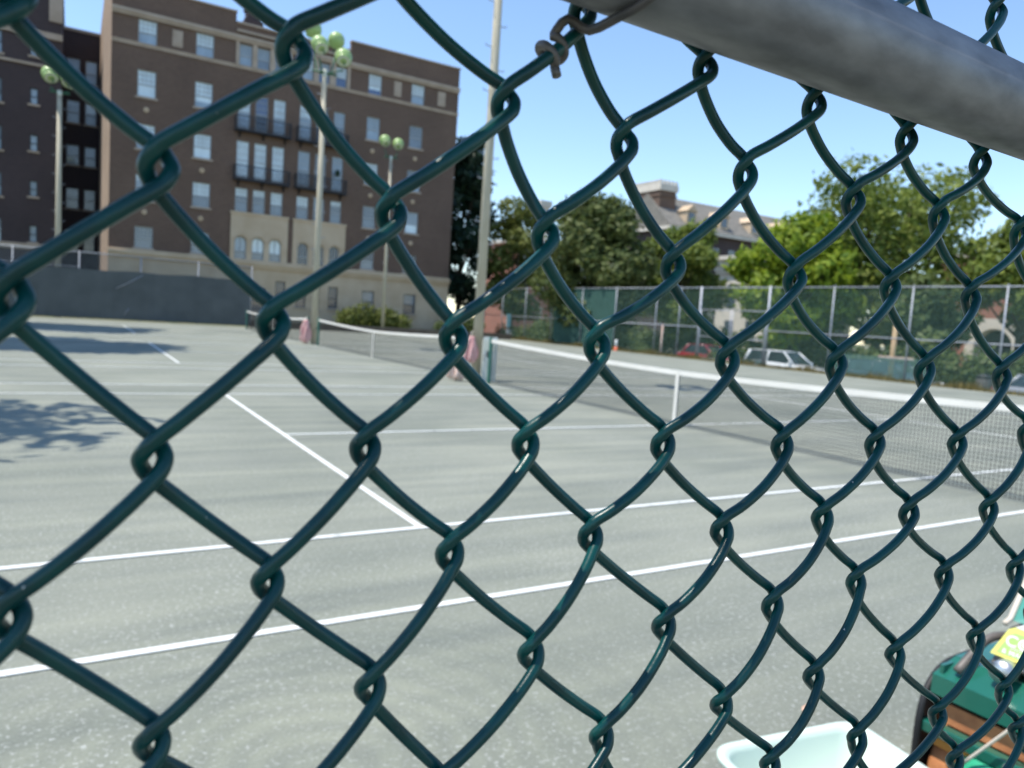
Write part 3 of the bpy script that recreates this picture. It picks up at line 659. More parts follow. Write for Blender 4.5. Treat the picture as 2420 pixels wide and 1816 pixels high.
# iron balconies
for x0, x1, z0 in ((.78, 4.55, 13.2), (4.95, 8.7, 13.2), (.78, 4.55, 9.9), (4.95, 8.7, 9.9)):
    b = MB(); yo = YF - .55
    b.box(x0, x1, yo, YF - .003, z0, z0 + .1)
    for x in np.arange(x0 + .03, x1, .13): b.box(x - .012, x + .012, yo + .01, yo + .034, z0 + .1, z0 + .95)
    b.box(x0, x1, yo, yo + .05, z0 + .95, z0 + 1.02); b.box(x0, x1, yo + .005, yo + .04, z0 + .24, z0 + .28)
    for x in (x0, x1 - .04):
        b.box(x, x + .04, yo + .05, YF - .003, z0 + .95, z0 + 1.0)
        for y in np.arange(yo + .1, YF - .05, .13): b.box(x + .008, x + .03, y, y + .02, z0 + .1, z0 + .95)
    for x in (x0 + .3, (x0 + x1) / 2, x1 - .4): b.poly([(x, YF - .003, z0), (x, yo + .1, z0), (x, YF - .003, z0 - .4)]); b.poly([(x + .08, YF - .003, z0), (x + .08, YF - .003, z0 - .4), (x + .08, yo + .1, z0)]); b.quad((x, yo + .1, z0), (x + .08, yo + .1, z0), (x + .08, YF - .003, z0 - .4), (x, YF - .003, z0 - .4))
    bb(b, 'balcony', M['iron'])
bb(MB().lathe([(.0, .02), (.14, .1), (.2, .3), (.14, .5), (.0, .58)], 10, 'z', (8.0, 50.7, 11.1)), 'hanging_plant', LEAF['dark'])
# left wing and the light court behind it
wh = []; ww = []
for z0, z1 in ((16.62, 17.55), (13.55, 14.58), (10.55, 11.6), (7.6, 8.62), (4.6, 5.7)):
    wh.append((-11.12, -10.68, z0, z1)); ww.append((-11.12, -10.68, z0, z1, 1, 1)); wh.append((-13.6, -12.62, z0 - .2, z1 + .3)); ww.append((-13.6, -12.62, z0 - .2, z1 + .3, 4, 1))
    for x in (-17, -21): wh.append((x, x + 1.1, z0 - .2, z1 + .3)); ww.append((x, x + 1.1, z0 - .2, z1 + .3, 4, 1))
b = MB(); wall_holes(b, -28, -9.36, 0, 23.2, 55.5, wh); b.quad((-9.36, 55.5, 0), (-9.36, 72, 0), (-9.36, 72, 23.2), (-9.36, 55.5, 23.2)); b.quad((-28, 72, 0), (-28, 55.5, 0), (-28, 55.5, 23.2), (-28, 72, 23.2)); b.quad((-28, 55.5, 23.2), (-9.36, 55.5, 23.2), (-9.36, 72, 23.2), (-28, 72, 23.2))
rc = []
for z0, z1 in ((17.0, 18.7), (14.02, 15.66), (10.95, 12.42), (7.72, 9.24), (4.6, 6.1)): rc += [(-9.1, -8.29, z0, z1), (-7.93, -7.2, z0, z1)]
wall_holes(b, -9.36, -7.0, 0, 20.7, 62, rc)
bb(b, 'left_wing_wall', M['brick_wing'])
for a, c, z0, z1, u, lo in ww: window(a, c, z0, z1, 55.5, u, lo, muntin=False, fm='frame_dark')
for k, (a, c, z0, z1) in enumerate(rc): window(a, c, z0, z1, 62, (4, 1, 1, 0, 4, 1, 1, 4, 4, 4)[k], 4, muntin=False)
b = MB()
for z0, z1 in ((17.85, 18.25), (15.98, 16.14), (4.1, 4.5)): bb(MB().box(-28, -9.34, 55.36, 55.499, z0, z1), 'wing_belt_course', M['trim'])
bb(MB().box(-10.1, -9.34, 55.4, 55.498, 19.0, 23.2), 'stone_quoin', M['trim'])
bb(MB().box(-28.1, -9.3, 55.35, 55.9, 23.2, 23.35), 'wing_coping', M['trim'])
bb(MB().box(-9.35, -7.01, 61.9, 61.998, 20.6, 20.8), 'court_coping', M['trim'])

# ------------------------------------------------------------------ vegetation
def leaves(n, lobes, size, shell=.55, up=.25):
    w = np.array([l[3] * l[4] * l[5] for l in lobes]) ** .7; w /= w.sum()
    idx = rng.choice(len(lobes), n, p=w); L = np.array(lobes, float)[idx]
    d = rng.normal(size=(n, 3)); d /= np.linalg.norm(d, axis=1)[:, None]
    rad = shell + (1 - shell) * rng.random(n) ** .6; rad *= 1 + .10 * rng.normal(size=n)
    # clumping: leaves gather on sprays within the lobe
    P = L[:, :3] + d * rad[:, None] * L[:, 3:6]
    nrm = d + rng.normal(scale=.7, size=(n, 3)) + np.array([0, 0, up]); nrm /= np.linalg.norm(nrm, axis=1)[:, None]
    t = np.cross(nrm, rng.normal(size=(n, 3))); t /= np.linalg.norm(t, axis=1)[:, None]; q = np.cross(nrm, t)
    s = size * (.6 + .8 * rng.random(n))[:, None]
    a = P - t * s; b = P + q * s * .45; c = P + t * s; e = P - q * s * .45
    return np.stack([a, b, c, e], 1).reshape(-1, 3)
def leafobj(name, V, m, parent=None, org=(0, 0, 0)):
    V = V - np.array(org); me = bpy.data.meshes.new(name); k = len(V) // 4
    me.vertices.add(len(V)); me.vertices.foreach_set('co', V.ravel()); me.loops.add(len(V)); me.loops.foreach_set('vertex_index', np.arange(len(V)))
    me.polygons.add(k); me.polygons.foreach_set('loop_start', np.arange(k) * 4); me.polygons.foreach_set('loop_total', np.full(k, 4)); me.update(calc_edges=True); me.validate()
    me.materials.append(m); o = bpy.data.objects.new(name, me); COL.objects.link(o)
    if parent: o.parent = parent
    return o
def tree(name, label, x, y, zb, r, z0, z1, n, size, m, lobes=9, seed=1, trunk=.25, group=None, squash=1., flat=False):
    global rng
    rng = np.random.default_rng(seed); rd = random.Random(seed)
    t = thing(name, label, 'tree', (x, y, zb), 0, group); Lb = []
    zc = (z0 + z1) / 2; hz = (z1 - z0) / 2
    for k in range(lobes):
        a = 2 * math.pi * (k * .618); f = (k + .5) / lobes; zz = z0 + (z1 - z0) * (.12 + .8 * f)
        prof = math.sin(math.pi * min(.95, max(.12, .15 + .75 * (zz - z0) / (z1 - z0)))) if not flat else 1
        rr = r * rd.uniform(.36, .52); off = max(0, r * prof - rr * .9) * rd.uniform(.7, 1.05)
        Lb.append((x + math.cos(a) * off, y + math.sin(a) * off * squash, min(zz, z1 - rr * .75), rr, rr, rr * rd.uniform(.65, .85)))
    # small sprays breaking the outline
    for k in range(lobes * 3):
        bl = Lb[rd.randrange(lobes)]; d = Vector((rd.gauss(0, 1), rd.gauss(0, 1), rd.gauss(0, .8))).normalized(); q = rd.uniform(.14, .3)
        Lb.append((bl[0] + d.x * bl[3] * .95, bl[1] + d.y * bl[4] * .95, bl[2] + d.z * bl[5] * .95, r * q * .8, r * q * .8, r * q * .6))
    V = leaves(n, Lb, size, .5)
    leafobj('crown', V, m, t, (x, y, zb))
    b = MB(); b.tube(catmull([(0, 0, -.15), (.05, .02, (z0 - zb) * .6 + .3), (-.05, .05, (zc - zb) * .8), (.0, 0, (z1 - zb) * .8)], 4), [trunk * (1.25 - .075 * i) for i in range(13)], 10)
    tr = b.build('trunk', M['bark'], t, True)
    b = MB()
    for l in Lb[:lobes]:
        e = Vector((l[0] - x, l[1] - y, l[2] - zb)); s0 = Vector((0, 0, max(.4, e.z * .5)))
        b.tube([tuple(s0), tuple((s0 + e) / 2 + Vector((0, 0, -.2))), tuple(e)], [trunk * .4, trunk * .26, trunk * .08], 6)
    b.build('limbs', M['bark'], tr, True)
    return t
tree('dark_tree', 'gappy evergreen tree with backlit shade in its leaf colour beside the right end of the apartment building', 20.9, 55.5, 0, 3.7, .8, 17.6, 7000, .32, LEAF['dark'], 15, 3, .28)
tree('olive_tree', 'loose olive tree right of the nearest pole with pinkish brick behind it', 24.0, 51.5, -.4, 3.3, 1.0, 12.2, 5200, .27, LEAF['loose'], 10, 5, .2)
tree('round_tree', 'big dense rounded dark olive tree overhanging the fence corner', 24.2, 40.3, -.75, 4.9, .2, 11.1, 21000, .24, LEAF['olive'], 14, 8, .32)
tree('young_tree', 'pale green tree between the big round tree and the cream stone house', 33.0, 40.4, -.7, 4.2, .3, 10.4, 11500, .24, LEAF['mid'], 9, 12, .2)
tree('bright_tree', 'sunlit yellow green tree behind the white parked car', 34.2, 30.6, -.7, 4.7, .8, 9.9, 14000, .27, LEAF['bright'], 12, 17, .28)
tree('tall_tree', 'tallest tree under the big rail, mid green against the sky', 43.0, 29.8, -.7, 6.7, 1.5, 14.6, 14500, .27, LEAF['mid'], 19, 21, .4, None, 1., True)
tree('street_tree', 'leafy tree at the right edge over the red brick archway', 44.0, 20.5, -.7, 4.6, 3.4, 9.6, 6500, .3, LEAF['mid'], 10, 25, .3)
tree('street_tree', 'darker shrubby tree below the tallest tree behind the dark car', 36.5, 22.8, -.7, 3.4, .2, 6.0, 5600, .26, LEAF['hedge'], 8, 29, .2)
# trees outside the left edge whose shade falls on the courts
tree('shade_tree', 'tall tree off the left of the courts shading the far baseline', -16.2, 34.5, 0, 4.6, 12.5, 20.5, 9000, .3, LEAF['mid'], 9, 33, .35)
tree('shade_tree', 'second tall tree off the left of the middle court', -14.6, 22.5, 0, 3.7, 10.6, 16.5, 7000, .3, LEAF['mid'], 9, 35, .35)
tree('shade_tree', 'tree off the left of the nearest court throwing dappled shade', -13.3, 7.4, 0, 2.5, 6.4, 9.0, 900, .22, LEAF['mid'], 7, 37, .25)
st_ = tree('shade_tree', 'small tree at the fence above the photographer shading the chain link wires', -10.75, -2.9, 0, 2.1, 4.4, 7.6, 6500, .11, LEAF['mid'], 11, 41, .10)
def thin_crown(o):
    # unseen crown, flattened and slotted to shape sun and shade on the wires
    me = o.data; k = len(me.vertices); V = np.empty(k * 3); me.vertices.foreach_get('co', V); V = V.reshape(-1, 4, 3); V[:, :, 1] *= .33
    c = V.mean(1) + np.array(o.parent.location); w_ = c[:, 0] + (c[:, 2] - 1.58) * math.cos(EL) * math.cos(AZ) / math.sin(EL) - CX
    gap = (w_ > .04) & (w_ < .23) & (np.random.default_rng(2).random(len(w_)) < .985)
    m = me.materials[0]; p = o.parent; bpy.data.objects.remove(o); leafobj('crown', V[~gap].reshape(-1, 3), m, p)
thin_crown([c for c in st_.children if c.name.startswith('crown')][0])

def bush(name, label, spots, n, size, m, group=None, seed=1):
    global rng
    rng = np.random.default_rng(seed); x, y = spots[0][0], spots[0][1]; t = thing(name, label, 'bush', (x, y, 0), 0, group)
    leafobj('foliage', leaves(n, spots, size, .35), m, t, (x, y, 0))
    b = MB()
    for l in spots: b.tube([(l[0] - x, l[1] - y, -.05), (l[0] - x + .05, l[1] - y, l[2])], [.04, .015], 6)
    b.build('stems', M['bark'], t); return t
bush('bush', 'wide yellow green bush at the foot of the building around a light pole', [(8.6, 48.2, .8, 1.1, .9, .9), (9.8, 48.6, 1.0, 1.1, .9, 1.1), (11.3, 48.3, .85, 1.2, .9, 1.0), (12.5, 48.2, .7, .8, .8, .75)], 3800, .15, LEAF['loose'], seed=4)
bush('bush', 'small dark bush at the right corner of the building', [(16.2, 48.3, .5, .9, .8, .7), (17.4, 48.5, .6, .8, .8, .8), (18.8, 48.6, .8, 1.0, .8, 1.0)], 2200, .14, LEAF['hedge'], seed=6)
hd = []
rr = random.Random(5)
for y in np.arange(12, 64, 1.5): hd.append((34.6 + rr.uniform(-.4, .4), y, .3 + rr.uniform(0, .5), 1.0, 1.1, rr.uniform(.9, 1.7)))
bush('hedge', 'long uneven hedge along the far side of the street', hd, 16000, .2, LEAF['hedge'], seed=9)
hd = [(23.3 + rr.uniform(-.3, .3), y, -.1 + rr.uniform(0, .25), .5, .6, rr.uniform(.35, .7)) for y in [27.2, 32.6, 33.3, 34]] + [(23.2, y, .2, .6, .7, 1.0) for y in np.arange(34.5, 52, .9)]
bush('shrub_row', 'low scrubby shrubs along the outside foot of the street fence', hd, 7500, .12, LEAF['hedge'], seed=13)

# dry grass strip along the fences (uncountable)
rng = np.random.default_rng(51); n = 26000
Y = rng.uniform(-3, 52, n); X = 21.35 + np.abs(rng.normal(0, .55, n)); hgt = rng.uniform(.05, .22, n) * (1 + (np.sin(Y * 1.7) > .6) * .8)
gz = np.where(X > 21.75, -.03 - (X - 21.75) * .322, -.03); a = rng.uniform(0, math.pi, n); w = .018
P0 = np.stack([X - w * np.cos(a), Y - w * np.sin(a), gz], 1); P1 = np.stack([X + w * np.cos(a), Y + w * np.sin(a), gz], 1); lean = rng.normal(0, .06, (n, 2))
P2 = np.stack([X + lean[:, 0] + .004, Y + lean[:, 1], gz + hgt], 1); P3 = np.stack([X + lean[:, 0] - .004, Y + lean[:, 1], gz + hgt], 1)
tag(leafobj('grass', np.stack([P0, P1, P2, P3], 1).reshape(-1, 3), M['grassblade']), 'dry yellow grass along the foot of the street side fence', 'grass', kind='stuff')

# ------------------------------------------------------------------ cars
def car(label, loc, rz, paint, L=4.45, H=1.5, wagon=True):
    t = thing('parked_car', label, 'car', loc, rz, 'cars parked along the street')
    # stations: x, half width, z low, z belt
    stn = [(-L / 2, .70, .42, .72), (-L / 2 + .12, .80, .30, .86), (-L / 2 + .7, .88, .24, .93), (-.4, .90, .22, .92), (.5, .90, .22, .90), (L / 2 - 1.15, .89, .23, .87), (L / 2 - .5, .84, .26, .78), (L / 2 - .12, .74, .32, .66), (L / 2, .60, .40, .56)]
    b = MB(); ring = []
    for (x, w, zl, zb) in stn:
        zm = (zl + zb) / 2
        ring.append([(x, -w * .86, zl), (x, -w, zm), (x, -w * .985, zb - .06), (x, -w * .93, zb), (x, 0, zb + .025), (x, w * .93, zb), (x, w * .985, zb - .06), (x, w, zm), (x, w * .86, zl)])
    for r_ in ring: b.v += r_
    k = 9
    for i in range(len(ring) - 1):
        for j in range(k - 1): b.f.append((i * k + j, i * k + j + 1, (i + 1) * k + j + 1, (i + 1) * k + j)); b.mi.append(0)
        b.f.append((i * k + k - 1, i * k, (i + 1) * k, (i + 1) * k + k - 1)); b.mi.append(0)
    b.f.append(tuple(range(k))); b.mi.append(0); b.f.append(tuple(reversed([(len(ring) - 1) * k + j for j in range(k)]))); b.mi.append(0)
    body = b.build('body', paint, t, True)
    # greenhouse: glass block with roof and pillars
    rx0 = -L / 2 + .35 if wagon else -L / 2 + 1.05; gx0 = -L / 2 + .12 if wagon else -L / 2 + .55; rx1, gx1 = .25, 1.12
    g4 = [(gx0, .80, .88), (rx0, .62, H - .03), (rx1, .62, H - .03), (gx1, .80, .88)]
    b = MB()
    lo0, hi0, hi1, lo1 = [[(x, -w, z), (x, w, z)] for x, w, z in g4]
    b.quad(lo0[0], lo1[0], hi1[0], hi0[0]); b.quad(lo0[1], hi0[1], hi1[1], lo1[1]); b.quad(lo1[0], lo1[1], hi1[1], hi1[0]); b.quad(lo0[1], lo0[0], hi0[0], hi0[1]); b.quad(hi0[0], hi1[0], hi1[1], hi0[1])
    b.build('window_glass', M['carglass'], t)
    b = MB(); b.box(rx0 - .05, rx1 + .06, -.615, .615, H - .035, H + .005); b.box(rx0 + .1, rx1 - .1, -.5, .5, H + .005, H + .025)
    mx = (gx0 + gx1) / 2 - .15
    for s in (-1, 1):
        for (xa, xb) in ((gx0, rx0), (mx, mx), (gx1, rx1)): b.tube([(xa, s * .805, .87), (xb, s * .625, H - .02)], .05 if xa != gx0 else .085, 6)
    b.build('roof', paint, t, True)
    for sx in (-L / 2 + .78, L / 2 - .85):
        for s in (-1, 1):
            w = MB().lathe([(.2, -.1), (.3, -.11), (.32, -.07), (.32, .07), (.3, .11), (.2, .1)], 24, 'y', (sx, s * .80, .32)); wh_ = w.build('wheel', M['tyre'], t, True)
            q = MB().lathe([(0, .0), (.05, .03), (.2, .015), (.205, -.01)], 18, 'y', (sx, s * .80 + s * .095, .32)); q.build('rim', M['rim'], wh_, True)
            MB().lathe([(.0, 0), (.36, 0), (.365, .02), (0, .021)], 20, 'y', (sx, s * .885 - .01, .345)).build('wheel_arch', M['black'], t)
    for s in (-1, 1):
        MB().lathe([(0, .0), (.07, -.02), (.11, -.06), (.115, -.14)], 14, 'x', (L / 2 - .04, s * .52, .60)).build('headlight', M['carlamp'], t, True)
        MB().box(-L / 2 + .02, -L / 2 + .12, s * .66 - .07, s * .66 + .07, .66, .84).build('tail_light', M['carred'], t)
        MB().box(.85, 1.0, s * .93 - .07, s * .93 + .07, .92, 1.04).build('wing_mirror', paint, t, bevel=.02)
    MB().box(L / 2 - .02, L / 2 + .01, -.25, .25, .40, .52).build('number_plate', M['white'], t)
    return t
car('white hatchback parked behind the gate on the street', (26.2, 24.2, -.79), R(-90), M['carwhite'], 4.9, 1.56)
car('red car partly hidden by the thick gate post', (25.6, 29.6, -.70), R(-90), M['carred'], 4.3, 1.46, False)
car('dark blue black car behind the low green screen', (26.1, 17.8, -.79), R(-90), M['cardark'], 4.6, 1.5, True)
car('grey car at the right edge beyond the fence', (26.0, 10.6, -.79), R(-90), M['cargrey'], 4.5, 1.45, False)

# ------------------------------------------------------------------ street side bits
def gz_at(x): return -.03 - max(0, min(x, 24.2) - 21.75) * .322
wb = thing('wooden_barrier', 'tan wooden post with a pinkish cross bar beyond the fence', 'barrier', (23.2, 16.15, gz_at(23.2)))
MB().tube([(0, 0, -.1), (.02, 0, 2.9)], [.12, .10], 10).build('post', M['wood'], wb, True)
MB().box(-.19, -.13, -1.1, .55, 1.38, 1.52).build('cross_bar', M['peach'], wb, bevel=.008)
wp = thing('tan_post', 'thin pinkish post standing in the scrub left of the gate', 'post', (22.5, 30.6, gz_at(22.5)))
MB().tube([(0, 0, -.1), (0, 0, 2.1)], .06, 10).build('shaft', M['peach'], wp, True); MB().lathe([(.07, 2.1), (.07, 2.13), (0, 2.16)], 10).build('cap', M['peach'], wp)
hy = thing('marker_post', 'white and orange marker post in the dry grass by the big tree', 'post', (21.4, 33.6, -.03))
MB().lathe([(.09, .28), (.09, .62), (.07, .72), (0, .76)], 14).build('white_top', M['white'], hy, True); MB().lathe([(.15, 0), (.13, .05), (.10, .28), (0, .28)], 14).build('orange_base', M['orangered'], hy, True)
bn = thing('litter_bin', 'dark upright litter bin in the dry grass near the right edge', 'bin', (22.9, 12.0, gz_at(22.9)))
MB().lathe([(.22, 0), (.25, .05), (.28, .8), (.26, .86)], 18).build('bin_body', M['greybar'], bn, True); MB().lathe([(.29, .86), (.29, .92), (.12, 1.02), (0, 1.03)], 18).build('lid', M['black'], bn, True)
ws = thing('garden_bench', 'small white bench at the far corner of the courts', 'bench', (22.9, 49.2, gz_at(22.9)), R(40))
MB().box(-.8, .8, -.2, .2, .72, .78).build('seat', M['white'], ws); MB().box(-.8, .8, .2, .25, .8, 1.1).build('backrest', M['white'], ws)
for s in (-.65, .65): MB().box(s - .04, s + .04, -.18, .2, -.1, .719).build('leg', M['cabinet'], ws)
tp = thing('sign_post', 'pale teal sign post just right of the nearest pole in the distance', 'sign', (20.6, 46.0, -.03))
MB().tube([(0, 0, 0), (0, 0, 1.0)], .04, 8).build('shaft', M['galv_far'], tp); MB().box(-.16, .16, -.03, .03, 1.0, 2.0).build('sign_plate', mat('sign_teal', (.25, .45, .48), .5), tp)

# ------------------------------------------------------------------ far buildings
def blk(b, x0, x1, y0, y1, z0, z1): b.box(x0, x1, y0, y1, z0, z1)
hl = thing('slate_roof_building', 'long dark brick building with pale slate roof and crenellated stone chimney', 'building', (80, 76, 0)); HO = Vector((80, 76, 0))
hb = lambda b, n, m, p=None, s=False: b.build(n, m, p or hl, s, org=HO)
b = MB(); blk(b, 62, 104, 74, 84, -1, 16.0); hb(b, 'wall', M['brick_wing'])
b = MB(); b.quad((61.6, 73.5, 15.9), (104.4, 73.5, 15.9), (104.4, 79, 20.7), (61.6, 79, 20.7)); b.quad((104.4, 84.5, 15.9), (61.6, 84.5, 15.9), (61.6, 79, 20.7), (104.4, 79, 20.7)); b.poly([(61.6, 73.5, 15.9), (61.6, 79, 20.7), (61.6, 84.5, 15.9)]); b.poly([(104.4, 73.5, 15.9), (104.4, 84.5, 15.9), (104.4, 79, 20.7)]); b.box(61.6, 104.4, 73.5, 84.5, 15.75, 15.898)
rfo = hb(b, 'roof', M['slate'])
b = MB(); b.box(61.2, 104.6, 73.2, 73.6, 15.3, 15.75); b.box(61.2, 61.6, 73.6, 84, 15.3, 15.75); hb(b, 'eaves', M['lime_pale'])
b = MB(); b.box(62, 65, 76.6, 81.8, 16, 21.0); b.box(61.85, 65.15, 76.45, 81.95, 20.2, 20.4); hb(b, 'chimney_stack', M['brick'], rfo)
b = MB(); b.box(61.8, 65.2, 76.4, 82.0, 21.0, 21.9)
for x in np.arange(61.7, 65, .7): b.box(x + .1, x + .45, 76.4, 76.7, 21.9, 22.4)
for y in np.arange(76.9, 82, .7): b.box(61.8, 62.1, y, y + .38, 21.9, 22.4)
hb(b, 'crenellated_cap', M['lime_pale'], rfo)
for x in (66.0, 72.5, 79, 85.5, 92):
    b = MB(); b.box(x - .9, x + .9, 74.2, 77.5, 16.5, 18.3); b.poly([(x - 1.1, 74.0, 18.3), (x + 1.1, 74.0, 18.3), (x, 74.0, 19.2)]); b.quad((x - 1.1, 74, 18.3), (x, 74, 19.2), (x, 78, 19.2), (x - 1.1, 78, 18.3)); b.quad((x + 1.1, 74, 18.3), (x + 1.1, 78, 18.3), (x, 78, 19.2), (x, 74, 19.2)); dm = hb(b, 'dormer', M['lime'])
    hb(MB().box(x - .55, x + .55, 74.15, 74.199, 16.8, 18.1), 'window', M['gl'][3], dm)
for x in np.arange(64, 103, 3.2):
    for z in (3, 7, 11.5): w = hb(MB().box(x, x + 1.3, 73.95, 73.999, z, z + 2.2), 'window', M['gl'][3])
sh = thing('stone_house', 'sunlit cream stone house with stepped cornice seen between the trees', 'house', (48, 44, -.7)); SO = Vector((48, 44, -.7))
sb = lambda b, n, m, p=None: b.build(n, m, p or sh, org=SO)
b = MB(); b.box(45, 53, 41.9, 48, -.75, 7.2); sb(b, 'wall', M['lime_pale'])
b = MB(); b.box(44.8, 53.2, 41.7, 48.2, 7.2, 7.5); b.box(44.5, 53.4, 41.4, 48.4, 7.9, 8.2); b.box(44.65, 53.3, 41.55, 48.3, 7.5, 7.9); b.box(44.2, 53.6, 41.1, 48.7, 8.5, 8.85); b.box(44.5, 53.4, 41.45, 48.4, 8.2, 8.5); sb(b, 'cornice', M['lime_pale'])
for y in (43.0, 45.6):
    for z in (.6, 4.0): sb(MB().box(44.95, 44.998, y, y + 1.1, z, z + 2.2), 'window', M['gl'][3])
bh = thing('brick_house', 'pinkish brick house mostly hidden behind the olive tree', 'house', (41, 82, 0)); BO = Vector((41, 82, 0))
b = MB(); b.box(40, 50, 78, 88, -1, 11.5); b.build('wall', M['brick_red'], bh, org=BO)
b = MB(); b.box(44.2, 45.6, 79.5, 81, 11.5, 16.6); b.box(44.0, 45.8, 79.3, 81.2, 16.6, 17.4); b.build('turret', M['lime_pale'], bh, org=BO)
b = MB(); b.box(39.7, 50.3, 77.7, 88.3, 11.5, 11.9); b.build('parapet', M['lime_pale'], bh, org=BO)
for x in np.arange(41, 49, 2.4):
    for z in (1.5, 5, 8.4): MB().box(x, x + 1.1, 77.95, 77.998, z, z + 1.9).build('window', M['gl'][3], bh, org=BO)
ab = thing('brick_archway_building', 'red brick building with a sandstone arched entrance at the right edge', 'building', (60, 22, -.7)); AO = Vector((60, 22, -.7))
abb = lambda b, n, m, p=None: b.build(n, m, p or ab, org=AO)
ya, yb, zs_, XF = 27.4, 30.4, 1.9, 58.
rA = (yb - ya) / 2; cA = (ya + yb) / 2
b = MB()
def fx(x, y, z): return (x, y, z)
def archwall(b, x, y0, y1, z0, top, r0, inner=True):
    b.quad((x, y1, z0), (x, cA + r0, z0), (x, cA + r0, top), (x, y1, top)); b.quad((x, cA - r0, z0), (x, y0, z0), (x, y0, top), (x, cA - r0, top))
    ap = [(cA - r0 * math.cos(t), zs_ + r0 * math.sin(t)) for t in np.linspace(0, math.pi, 15)]
    for (p, q), (p2, q2) in zip(ap[:-1], ap[1:]): b.quad((x, p2, q2), (x, p, q), (x, p, top), (x, p2, top)); b.quad((x, p, q), (x, p2, q2), (x + 1.2, p2, q2), (x + 1.2, p, q))
    b.quad((x, cA - r0, z0), (x, cA - r0, zs_), (x + 1.2, cA - r0, zs_), (x + 1.2, cA - r0, z0)); b.quad((x, cA + r0, z0), (x + 1.2, cA + r0, z0), (x + 1.2, cA + r0, zs_), (x, cA + r0, zs_))
archwall(b, XF, 5, 34, -.8, 9.5, rA + .7)
b.quad((58, 34, -.8), (58, 34, 9.5), (70, 34, 9.5), (70, 34, -.8)); b.quad((58, 5, 9.5), (70, 5, 9.5), (70, 34, 9.5), (58, 34, 9.5)); b.quad((58, 5, -.8), (70, 5, -.8), (70, 5, 9.5), (58, 5, 9.5))
abb(b, 'wall', M['brick_red'])
b = MB(); t1 = rA + .75
archwall(b, XF - .08, cA - t1, cA + t1, -.8, zs_ + t1 + .1, rA); abb(b, 'stone_arch', M['lime_pale'])
abb(MB().box(XF + 1.1, XF + 1.16, ya - 1, yb + 1, -.8, 5), 'doorway', M['frame_dark'])
for y in (10, 14, 18, 22):
    for z in (.8, 4.6): abb(MB().box(57.95, 57.998, y, y + 1.3, z, z + 2.3), 'window', M['gl'][3])
abb(MB().box(57.8, 70.2, 4.8, 34.2, 9.5, 9.9), 'parapet', M['lime_pale'])

# ------------------------------------------------------------------ tub and court roller
tb = thing('plastic_tub', 'pale mint plastic tub on the court at the foot of the fence', 'tub', (-6.76, -2.32, 0), R(-9))
def rrect(hx, hy, r, n=6):
    o = []
    for cx_, cy_, a0 in ((hx - r, hy - r, 0), (-hx + r, hy - r, 90), (-hx + r, -hy + r, 180), (hx - r, -hy + r, 270)):
        for k in range(n + 1): a = R(a0 + 90 * k / n); o.append((cx_ + r * math.cos(a), cy_ + r * math.sin(a)))
    return o
def loft(b, rings):
    n = len(rings[0]); k0 = len(b.v)
    for r_ in rings: b.v += r_
    for i in range(len(rings) - 1):
        for j in range(n): b.f.append((k0 + i * n + j, k0 + i * n + (j + 1) % n, k0 + (i + 1) * n + (j + 1) % n, k0 + (i + 1) * n + j)); b.mi.append(0)
    return k0, n
HX, HY = .275, .205
pr = [(.80, 0, 1), (.80, 0, 1), (.96, .335, 1), (.985, .345, 1), (1.05, .35, 1), (1.055, .362, 1), (1.03, .368, 1), (.955, .362, 1), (.93, .345, 1), (.775, .02, 1)]
b = MB(); rings = [[(x, y, z) for x, y in rrect(HX * s, HY * s + (s - 1) * .03, .07 * s)] for s, z, _ in pr]
k0, n = loft(b, rings[1:]); b.f.append(tuple(reversed(range(k0, k0 + n)))); b.mi.append(0); e = k0 + (len(rings) - 2) * n; b.f.append(tuple(range(e, e + n))); b.mi.append(0)
b.build('tub_body', M['tub'], tb, True)
b = MB(); b.tube(catmull([(-.06, .222, .30), (-.05, .235, .315), (0, .24, .32), (.05, .235, .315), (.06, .222, .30)], 4), .01, 8); b.build('handle', M['tub'], tb, True)
lf = thing('fallen_leaf', 'curled dry leaf lying on the court just past the tub', 'leaf', (-5.92, -1.62, .004))
MB().poly([(-.035, 0, .004), (-.01, -.018, .012), (.02, -.015, .016), (.04, .002, .006), (.015, .018, .014), (-.015, .016, .010)]).build('blade', M['leafdry'], lf)

ro = thing('court_roller', 'green court roller with rusty drums, engine and yellow edged label', 'roller', (-6.15, -2.21, 0), 0)
def q(b, n, m, p=None, s=False, bv=0): return b.build(n, m, p or ro, s, bevel=bv)
# local: x from the front plate backwards, y = 0 at its left end running to -1.0
Wd = -.98
b = MB(); b.box(0, .012, Wd, -.02, .432, .497); b.quad((0, Wd, .4975), (0, -.02, .4975), (.10, -.035, .545), (.10, Wd, .545)); b.poly([(0, -.02, .432), (.10, -.035, .432), (.10, -.035, .545), (0, -.02, .4975)]); b.box(.10, .62, Wd, -.035, .535, .547); b.box(.60, .612, Wd, -.03, .40, .534); b.box(.012, .60, -.047, -.035, .432, .534)
q(b, 'deck', M['machine'])
for y in (-.31, -.62): q(MB().lathe([(.013, -.012), (.013, -.004), (.009, 0)], 10, 'x', (0, y, .455)), 'bolt', M['chrome'], None, True)
q(MB().box(-.02, .02, Wd, -.005, .300, .338), 'frame_bar', M['machine'], bv=.004)
for y in (-.09, -.28, -.5): q(MB().lathe([(.0, -.012), (.012, -.010), (.014, 0)], 8, 'x', (-.02, y, .319)), 'bolt', M['chrome'], None, True)
q(MB().box(.0, .03, Wd, -.03, .262, .297), 'primer_bar', M['orange'], bv=.004)
q(MB().lathe([(.0, -.03), (.155, -.03), (.16, -.04), (.16, -.93), (.155, -.94), (0, -.94)], 40, 'y', (.17, 0, .161)), 'drum', M['rust'], None, True)
